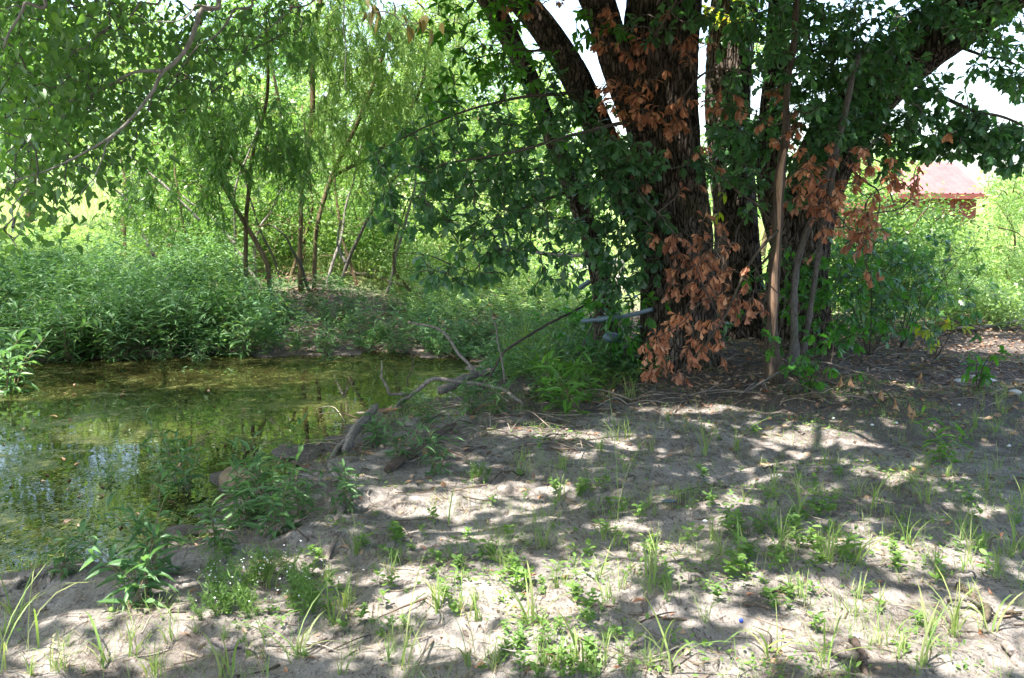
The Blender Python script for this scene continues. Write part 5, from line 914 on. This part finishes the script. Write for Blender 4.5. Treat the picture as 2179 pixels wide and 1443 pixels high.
for (x0, y0, x1, y1), lab, grp, n in zones:
    for i in range(n):
        if i % 3 == 0: ca, cb = r.uniform(x0, x1), r.uniform(y0, y1)
        a = ca + r.normal(0, 75); b = cb + r.normal(0, 32)
        if b > 1500: b = 1430
        if a > 2230 or j > 290 or b > 1460: continue
        s = r.uniform(.4, 1.0) * (.58 if b > 1250 else .75); put(sp, us, j % 8, G(a, b), r.uniform(0, 6.28), s, say('leafy little weed', a, b, s * 1.25), 'weed', 'little weeds on the sand'); j += 1
extra = [((1090, 1330, 2179, 1443), 'leafy weed close to the camera along the bottom edge', 'weeds at the bottom edge', 30)]
# grass tufts
tp = [tuft_proto(600 + k, .13 + .05 * (k % 4), 10 + 3 * (k % 3), wid=.0035 + .0015 * (k % 2)) for k in range(8)]; ut = set(); j = 0
gz = [((1090, 1150, 1520, 1450), 'thin green grass tuft on the sand below the centre', 'grass tufts below centre', 75), ((1500, 1000, 2179, 1200), 'thin grass tuft on the shaded sand at the right', 'grass tufts at the right', 85), ((1640, 1200, 2179, 1440), 'grass tuft in the sunlit sand at lower right', 'grass tufts at lower right', 70), ((560, 1180, 1090, 1440), 'grass tuft on the sand left of the bottom centre', 'grass tufts left of centre', 75),
      ((1090, 880, 1650, 1100), 'sparse grass blades on the bare sand before the oaks', 'grass tufts before the oaks', 50), ((0, 1330, 560, 1443), 'grass tuft in the bottom left sand', 'grass tufts at bottom left', 36), ((2020, 800, 2179, 900), 'grass tuft beside the white stones', 'grass tufts by the stones', 24), ((1080, 760, 1180, 800), 'upright bright grass in the clump behind the driftwood end', 'grass clump by the pond', 26), ((1180, 730, 1340, 830), 'grass growing at the left foot of the oaks', 'grass tufts at the oak foot', 20)]
for (x0, y0, x1, y1), lab, grp, n in gz:
    for i in range(n):
        if i % 2 == 0: ca, cb = r.uniform(x0, x1), r.uniform(y0, y1)
        a, b = (ca + r.normal(0, 30), cb + r.normal(0, 14)); s = r.uniform(.35, 1.05) * (1.9 if 'clump' in grp else 1) * (.8 if b > 1200 else 1)
        a = min(max(a, 5), 2175); b = min(b, 1440)
        if r.uniform() < .36: continue
        put(tp, ut, j % 8, G(a, b), r.uniform(0, 6.28), s, say('grass tuft', a, b, s), 'grass', 'grass tufts on the sand'); j += 1
# big single grass plants
big = [(30, 1330, .42, 7, .9, 'tall arching grass rising at the left edge'), (0, 1430, .4, 7, .6, 'tall grass blades at the bottom left corner'), (715, 1330, .26, 6, .35, 'upright wide grass blades at bottom centre-left'), (930, 1300, .24, 6, .5, 'bright wide-bladed grass right of the upright blades'), (1130, 1330, .22, 9, .5, 'spiky grass tuft below the sunny sand patch'), (1310, 1110, .62, 4, .25, 'single very tall grass stalk in the middle of the sand'),
       (1500, 970, .38, 12, .5, 'grass tuft with a dry base in front of the oaks'), (1570, 960, .42, 9, .8, 'feathery tuft leaning right beside the dry-based tuft'), (1340, 850, .3, 10, .3, 'bright upright grass at the foot of the thick trunk'), (1120, 780, .5, 26, .25, 'tall bright grass clump at the right end of the pond'), (960, 1120, .3, 4, .5, 'thin bent grass blades above the clover-like weeds'),
       (1575, 1180, .22, 5, .4, 'yellow-green grass blade cluster in the sunlit centre-right'), (1420, 1420, .26, 8, .6, 'grass tuft at the bottom edge right of centre'), (640, 1400, .3, 6, .8, 'bending grass blades at the bottom left of centre'), (220, 1420, .24, 6, .6, 'grass tuft at the bottom beside the pale stick'), (2040, 1340, .26, 8, .7, 'grass tuft on the sunny patch at lower right'), (2160, 1170, .26, 6, .7, 'grass tuft at the right edge of the sand'), (1750, 1420, .22, 7, .7, 'grass tuft at the bottom edge at right'), (560, 1370, .22, 6, .4, 'small upright tuft by the pale stick')]
for i, (a, b, h, n, ln, lab) in enumerate(big):
    o = tuft_proto(700 + i, h * 1.2, n, wid=.0075 if h < .35 else .006, lean=ln); o.name = 'tall_grass'; o.location = tuple(G(a, b)); tag(o, lab, 'grass', 'taller grass plants')
big2 = [(60, 1380, .34, 5, .8, 'grass blades leaning over the bottom left sand'), (700, 1240, .34, 3, .3, 'thin upright grass stalk at the lower end of the twisting root'), (860, 1420, .3, 6, .7, 'curved broad grass blades at the bottom, left of the spiky tuft'), (1000, 1420, .24, 8, .6, 'grass tuft at the bottom edge below the bright wide blades'), (1220, 1420, .22, 8, .6, 'grass tuft on the bottom edge right of the spiky tuft'), (1640, 1400, .26, 5, .8, 'arching grass blades below the blue bottle cap'), (1960, 1420, .26, 7, .7, 'long-bladed grass at the bottom right before the sunny patch'), (2110, 1350, .24, 6, .7, 'grass blades over the half buried dark branch'),
        (1380, 1240, .2, 7, .5, 'grass tuft between the two biggest sunny patches'), (1700, 1090, .22, 7, .6, 'grass tuft on the dim sand above the curved stick'), (1860, 1080, .24, 6, .6, 'straw-green grass tuft right of the dim sand'), (1830, 1200, .2, 6, .5, 'grass tuft at the far end of the curved dark stick'), (480, 1440, .2, 6, .6, 'grass tuft in front of the weathered grey stick'), (1160, 795, .46, 22, .25, 'right half of the tall bright grass clump by the pond'), (1090, 790, .4, 16, .25, 'left edge of the tall bright grass clump by the pond'), (1200, 750, .4, 14, .35, 'bright grass behind the tall bright smartweed')]
for i, (a, b, h, n, ln, lab) in enumerate(big2):
    o = tuft_proto(730 + i, h * 1.25, n, wid=.0075 if h < .35 else .006, lean=ln); o.name = 'tall_grass'; o.location = tuple(G(a, b)); tag(o, lab, 'grass', 'taller grass plants')
# dry base tuft
o = tuft_proto(760, .12, 22, 'drygrass', .02, .003, .9); o.name = 'dry_tuft'; o.location = tuple(G(1470, 965)); tag(o, 'dry dark straw tuft beside the green grass before the oaks', 'dry grass')
fp = [fern_proto(800 + k, .16) for k in range(3)]; uf = set()
for i in range(24):
    a, b = (r.uniform(420, 680), r.uniform(1220, 1330)) if i < 18 else (r.uniform(1000, 1040), r.uniform(1010, 1040)); put(fp, uf, i % 3, G(a, b), r.uniform(0, 6.28), r.uniform(.5, 1.1) * (.6 if i >= 18 else 1), say('white-flowered fine weed', a, b, 1) if i < 18 else say('feathery fine weed', a, b, .7), 'weed', 'white flowering weeds')
# fallen leaves one can count
def flp(seed):
    rr = np.random.default_rng(seed); mb = MB(); mb.add(*scatter(T_OAK, [(0, -.03, .006)], [(0, 1, .1)], [(rr.normal(0, .4), rr.normal(0, .3), 1)], .065, rr.uniform(.7, 1), rr.uniform(1.5, 3.5))); return mb.obj('fallen_leaf', [M['dead'] if seed % 2 else M['litter']])
lp = [flp(900 + k) for k in range(8)]; ul = set()
for i in range(190):
    if i < 110: a, b, lab, grp = r.uniform(380, 2179), r.uniform(900, 1440), 'curled brown oak leaf lying on the open sand', 'fallen leaves on the sand'
    else: a, b, lab, grp = r.uniform(1380, 2100), r.uniform(800, 900), 'curled brown oak leaf in the litter before the oaks', 'fallen leaves before the oaks'
    p = G(a, b, .004)
    if pond_d(p[0], p[1]) < .05: a += 700; p = G(a, b, .004)
    o = lk(lp[i % 8], p, r.uniform(0, 6.28), r.uniform(.4, .95), say('curled brown oak leaf', a, b, r.uniform(.4, .95)), 'leaf', 'fallen leaves on the sand', i % 8 not in ul); ul.add(i % 8); o.rotation_euler = (r.normal(0, .3), r.normal(0, .3), r.uniform(0, 6.28))
fl = [flp(920 + k) for k in range(4)]; u2 = set()
for o in fl: o.name = 'floating_leaf'; o.data.materials[0] = M['litter']
for i in range(46):
    a, b = r.uniform(0, 720), r.uniform(790, 1130); p = PZ(a, b, WL + .004)
    if pond_d(p[0], p[1]) > -.1: p = PZ(r.uniform(40, 400), b, WL + .004)
    o = lk(fl[i % 4], p, r.uniform(0, 6.28), r.uniform(.5, 1.2), say('brown leaf floating on the pond', a, b, 1), 'leaf', 'leaves floating on the pond', i % 4 not in u2); u2.add(i % 4)

# ------------------------------------------------------------------ uncountable cover
def ground_pts(n, x0, x1, y0, y1, r):
    x = r.uniform(x0, x1, n); y = r.uniform(y0, y1, n); return x, y
r = np.random.default_rng(1000)
def cover(name, label, cat, mb, mats): tag(mb.obj(name, mats), label, cat, None, 'stuff')
# leaf litter under the oaks
mb = MB(); n = 46000; x, y = ground_pts(n, -4, 7, 5.5, 14.5, r); d = pond_d(x, y)
prob = np.clip(1.2 * sstep(6.6, 9.4, y + .3 * f_mid(x, y)) * sstep(.0, 1.6, x) + .8 * sstep(11.5, 12.5, y) + .5 * np.exp(-np.abs(d) / .35) + .08, 0, 1); k = (r.uniform(size=n) < prob) & (d > -.02); x, y = x[k], y[k]
n = len(x); mb.add(*scatter(T_FLAKE, np.stack([x, y, gh(x, y) + .006], -1), nrmz(np.stack([r.normal(size=n), r.normal(size=n), r.normal(0, .2, n)], -1)), np.array([0, 0, 1.0]) + r.normal(0, .45, (n, 3)), r.uniform(.02, .065, n), r.uniform(.5, 1.2, n)))
cover('leaf_litter', 'brown leaf litter covering the ground round the oaks', 'leaf litter', mb, M['litter'])
# fine twigs and straw on the sand
mb = MB(); n = 45000; x = r.uniform(-4.5, 6, n); y = 2.6 + 10 * r.uniform(size=n) ** 1.5; k = (pond_d(x, y) > .05) & (f_mid(x * 1.3, y * 1.3) + r.normal(0, .7, n) > -.1); x, y = x[k], y[k]; n = len(x)
mb.add(*scatter((np.array([(0, 0, 0), (.03, .5, .02), (0, 1, 0), (-.03, .5, .02)]), [[0, 1, 2, 3]]), np.stack([x, y, gh(x, y) + .005], -1), nrmz(np.stack([r.normal(size=n), r.normal(size=n), r.normal(0, .12, n)], -1)), np.array([0, 0, 1.0]) + r.normal(0, .2, (n, 3)), r.uniform(.02, .10, n)))
cover('straw', 'thin straws and twiglets strewn over the sand', 'straw', mb, [leaf_mat('straw_bits', [(.08, .06, .045), (.2, .16, .12), (.38, .32, .25), (.12, .09, .07)], (1, 1, 1), .05, .8, .1)])
# fine dead twigs tangled on the bank and round the oaks
mb = MB(); 
for k_ in range(620):
    if k_ < 330: a, b = r.uniform(1330, 2179), 740 + 120 * r.uniform() ** .8
    elif k_ < 470: a, b = r.uniform(620, 1300), r.uniform(790, 960)
    else: a, b = r.uniform(300, 2179), r.uniform(900, 1430)
    p = G(a, b, .004); 
    if pond_d(p[0], p[1]) < -.15: continue
    th = r.uniform(0, 6.28); L = r.uniform(.08, .55) * (1 if k_ < 470 else .5); d_ = np.array([math.cos(th), math.sin(th), 0]); up = r.uniform(0, .22) * L * (k_ < 470)
    P = smooth_path([p, p + d_ * L * .5 + [0, 0, up] + r.normal(0, .08 * L, 3) * [1, 1, .2], p + d_ * L + [0, 0, up * .4]], 8); P[:, 2] = np.maximum(P[:, 2], gh(P[:, 0], P[:, 1]) + .002); mb.add(*tube(P, np.linspace(.0045, .0015, 8) * r.uniform(.5, 1.4), 4, caps=False))
cover('twig_litter', 'tangle of thin dead twigs on the ground round the oaks and bank', 'twig litter', mb, leaf_mat('twig_bits', [(.05, .04, .035), (.12, .09, .075), (.24, .2, .175), (.34, .3, .27)], (1, 1, 1), .02, .8, .15))
# tiny ground-cover leaves on sand
mb = MB(); n = 60000; x = r.uniform(-3.5, 6, n); y = 2.6 + 7.5 * r.uniform(size=n) ** 1.3; q = f_mid(x, y) + .5 * f_big(x, y) + .25 * x * .35; k = (pond_d(x, y) > .15) & (q + r.normal(0, .35, n) > .75); x, y = x[k], y[k]; n = len(x)
mb.add(*scatter(T_OVAL, np.stack([x, y, gh(x, y) + r.uniform(.004, .03, n)], -1), nrmz(np.stack([r.normal(size=n), r.normal(size=n), r.uniform(0, .6, n)], -1)), np.array([0, 0, 1.0]) + r.normal(0, .3, (n, 3)), r.uniform(.012, .03, n), 1.3))

cover('ground_cover', 'sparse tiny green seedlings and grass shoots on the sand', 'ground cover', mb, M['weed'])
mb = MB(); n = 52000; x = r.uniform(-3.2, 6, n); y = 2.7 + 6.5 * r.uniform(size=n) ** 1.25; q = f_mid(x * 1.6 + 3, y * 1.6) + .5 * f_big(x + 4, y); k = (pond_d(x, y) > .2) & (q + r.normal(0, .4, n) > .55) & (y < 8.3); x, y = x[k], y[k]; n = len(x)
mb.add(*blades(np.stack([x, y, gh(x, y) - .004], -1), r.uniform(.03, .13, n), r.uniform(.2, 1.1, n), r.uniform(.0016, .003, n), seg=3, r=r))
cover('grass_shoots', 'thin scattered grass shoots coming up through the sand', 'grass', mb, M['grass'])
mb = MB(); n = 14000; x = r.uniform(-3.2, 6, n); y = 2.7 + 6.5 * r.uniform(size=n) ** 1.25; q = f_mid(x * 1.1 + 9, y * 1.6); k = (pond_d(x, y) > .2) & (q + r.normal(0, .5, n) > .7); x, y = x[k], y[k]; n = len(x)
mb.add(*blades(np.stack([x, y, gh(x, y) - .002], -1), r.uniform(.03, .10, n), r.uniform(.8, 2.2, n), .0022, seg=3, r=r))
cover('dry_shoots', 'bleached dry grass bits lying on the sand', 'dry grass', mb, M['drygrass'])
mb = MB(); n = 42000; x = r.uniform(-4, 6.5, n); y = 2.6 + 8 * r.uniform(size=n) ** 1.3; q = f_mid(x * 1.5 - 5, y * 1.5) + .6 * f_big(x, y); k = (pond_d(x, y) > .0) & (q + r.normal(0, .6, n) > .5); x, y = x[k], y[k]; n = len(x)
mb.add(*scatter(T_FLAKE, np.stack([x, y, gh(x, y) + .001], -1), rdir(n, r) * [1, 1, .4], np.array([0, 0, 1.0]) + r.normal(0, .8, (n, 3)), r.uniform(.006, .022, n), r.uniform(.6, 1.4, n)))
cover('soil_crumbs', 'dark crumbs of soil and bark bits on the sand', 'soil crumbs', mb, leaf_mat('crumbs', [(.05, .04, .035), (.1, .08, .065), (.16, .13, .11), (.28, .24, .2)], (1, 1, 1), .02, .9, .1))
# smartweed mass rising behind the far bank at left
def weedmass(name, label, n, region, hfun, ll, mat, spread=.9, nl=11, dens=None):
    mb = MB(); x = r.uniform(region[0], region[1], n); y = r.uniform(region[2], region[3], n)
    if dens is not None: k = dens(x, y); x, y = x[k], y[k]
    n = len(x); h = hfun(x, y) * r.uniform(.55, 1.15, n); z = gh(x, y); lean = r.normal(0, .22, (n, 2)) * h[:, None]
    u = r.uniform(.15, 1, (n, nl)); P = np.stack([x[:, None] + lean[:, :1] * u, y[:, None] + lean[:, 1:] * u, z[:, None] + h[:, None] * u], -1).reshape(-1, 3); az = r.uniform(0, 6.28, n * nl); el = r.uniform(-.1, .8, n * nl)
    mb.add(*scatter(T_LANCE, P, np.stack([np.cos(az) * np.cos(el), np.sin(az) * np.cos(el), np.sin(el)], -1), np.array([0, 0, 1.0]) + r.normal(0, .4, (n * nl, 3)), ll * r.uniform(.6, 1.25, n * nl), 1.2)); cover(name, label, 'undergrowth', mb, M[mat])
weedmass('undergrowth', 'dense dark smartweed thicket climbing the left far bank', 4600, (-9, -1.9, 10.8, 15.5), lambda x, y: (.48 + .12 * (x < -3.5)) * (1 + .45 * f_mid(x, y) + .3 * f_big(x, y)), .13, 'smart', dens=lambda x, y: (pond_d(x, y) > -.22) & (x < -2.7 - (y - 12) * .5 + .3 * np.sin(y * 3)))
weedmass('undergrowth', 'lighter mixed weeds scattered through the far bank thicket', 900, (-8, -1.9, 10.9, 15), lambda x, y: (.5 + .12 * (x < -3.5)) * (1 + .5 * f_mid(x + 3, y)), .085, 'weed', dens=lambda x, y: (pond_d(x, y) > -.2) & (x < -2.5 - (y - 12) * .5) & (f_mid(x + 7, y) > 0))
weedmass('undergrowth', 'dry brown stalks and leaves in the far bank thicket', 500, (-8, 0.4, 11, 15), lambda x, y: .42 + 0 * x, .07, 'litter', nl=7, dens=lambda x, y: (pond_d(x, y) > -.15) & (f_mid(x - 7, y) > .2))
weedmass('undergrowth', 'sunlit pale weeds behind the left thicket', 3200, (-14, -4.2, 15, 22), lambda x, y: .4 + .1 * np.sin(x * 1.2), .12, 'bglime', nl=10)
weedmass('undergrowth', 'bright sunlit weeds behind the pale leaning log', 1700, (-1.4, 1.6, 12.9, 19), lambda x, y: .35 + .1 * np.sin(x * 3), .1, 'bglime', nl=10)
weedmass('undergrowth', 'sunlit weeds beneath the bushes at the right edge', 1800, (4.0, 10, 12.2, 20), lambda x, y: .45 + .15 * np.sin(x * 2), .11, 'bglime', nl=10)
weedmass('undergrowth', 'lighter leafy weeds round the left foot of the oaks', 420, (-.1, 1.35, 8.2, 11.5), lambda x, y: .3 + .12 * np.sin(x * 5), .075, 'weed', nl=9, dens=lambda x, y: (pond_d(x, y) > .1) & (f_mid(x * 1.4, y * 1.4) > -.5) & (y > 8.1 + .5 * np.maximum(0, x - .6)))
weedmass('undergrowth', 'shaded weeds on the bank between pond and oaks', 1500, (-1.9, 1.2, 8.8, 12.4), lambda x, y: .26 + .1 * np.sin(x * 4), .09, 'smart', nl=9, dens=lambda x, y: pond_d(x, y) > .0)
weedmass('undergrowth', 'patchy weeds on the litter bank behind the pond', 1250, (-3.6, 0.9, 11.0, 14.8), lambda x, y: .22 * (1 + .4 * f_mid(x, y)), .09, 'smart', nl=9, dens=lambda x, y: (f_mid(x, y) > -.55) & (pond_d(x, y) > -.15))
# meadow grass
mb = MB(); n = 26000; y = 16 + 34 * r.uniform(size=n) ** 1.4; x = (r.uniform(-.62, .6, n)) * y; mb.add(*blades(np.stack([x, y, gh(x, y) - .02], -1), r.uniform(.2, .5, n) * (1 + (y - 16) / 40), r.uniform(.2, .8, n), .012 + (y - 16) * .0009, seg=2, r=r))
cover('meadow_grass', 'sunlit pale grass of the meadow beyond the thicket', 'grass', mb, M['meadow'])
# duckweed specks
mb = MB(); n = 60000; x = r.uniform(POND[:, 0].min() * .6, POND[:, 0].max(), n); y = 3.8 + 8.2 * r.uniform(size=n) ** 1.6; q = f_mid(x * .8, y * .8) * .8 + f_sm(x * .5, y * .5) * .6 + 1.6 * np.exp(-np.abs(pond_d(x, y)) / .25); k = (pond_d(x, y) < .06) & (q + r.normal(0, .5, n) > .75 - .45 * (y < 7.5)); x, y = x[k], y[k]; n = len(x)
mb.add(*scatter(T_ROUND, np.stack([x, y, np.full(n, WL + .002) + r.uniform(0, .002, n)], -1), np.stack([np.cos(x * 99), np.sin(x * 99), 0 * x], -1), np.array([0, 0, 1.0]) + r.normal(0, .05, (n, 3)), r.uniform(.006, .022, n), r.uniform(.5, 1, n)))
cover('duckweed', 'flecks of duckweed and algae drifting on the pond', 'duckweed', mb, M['pondweed'])
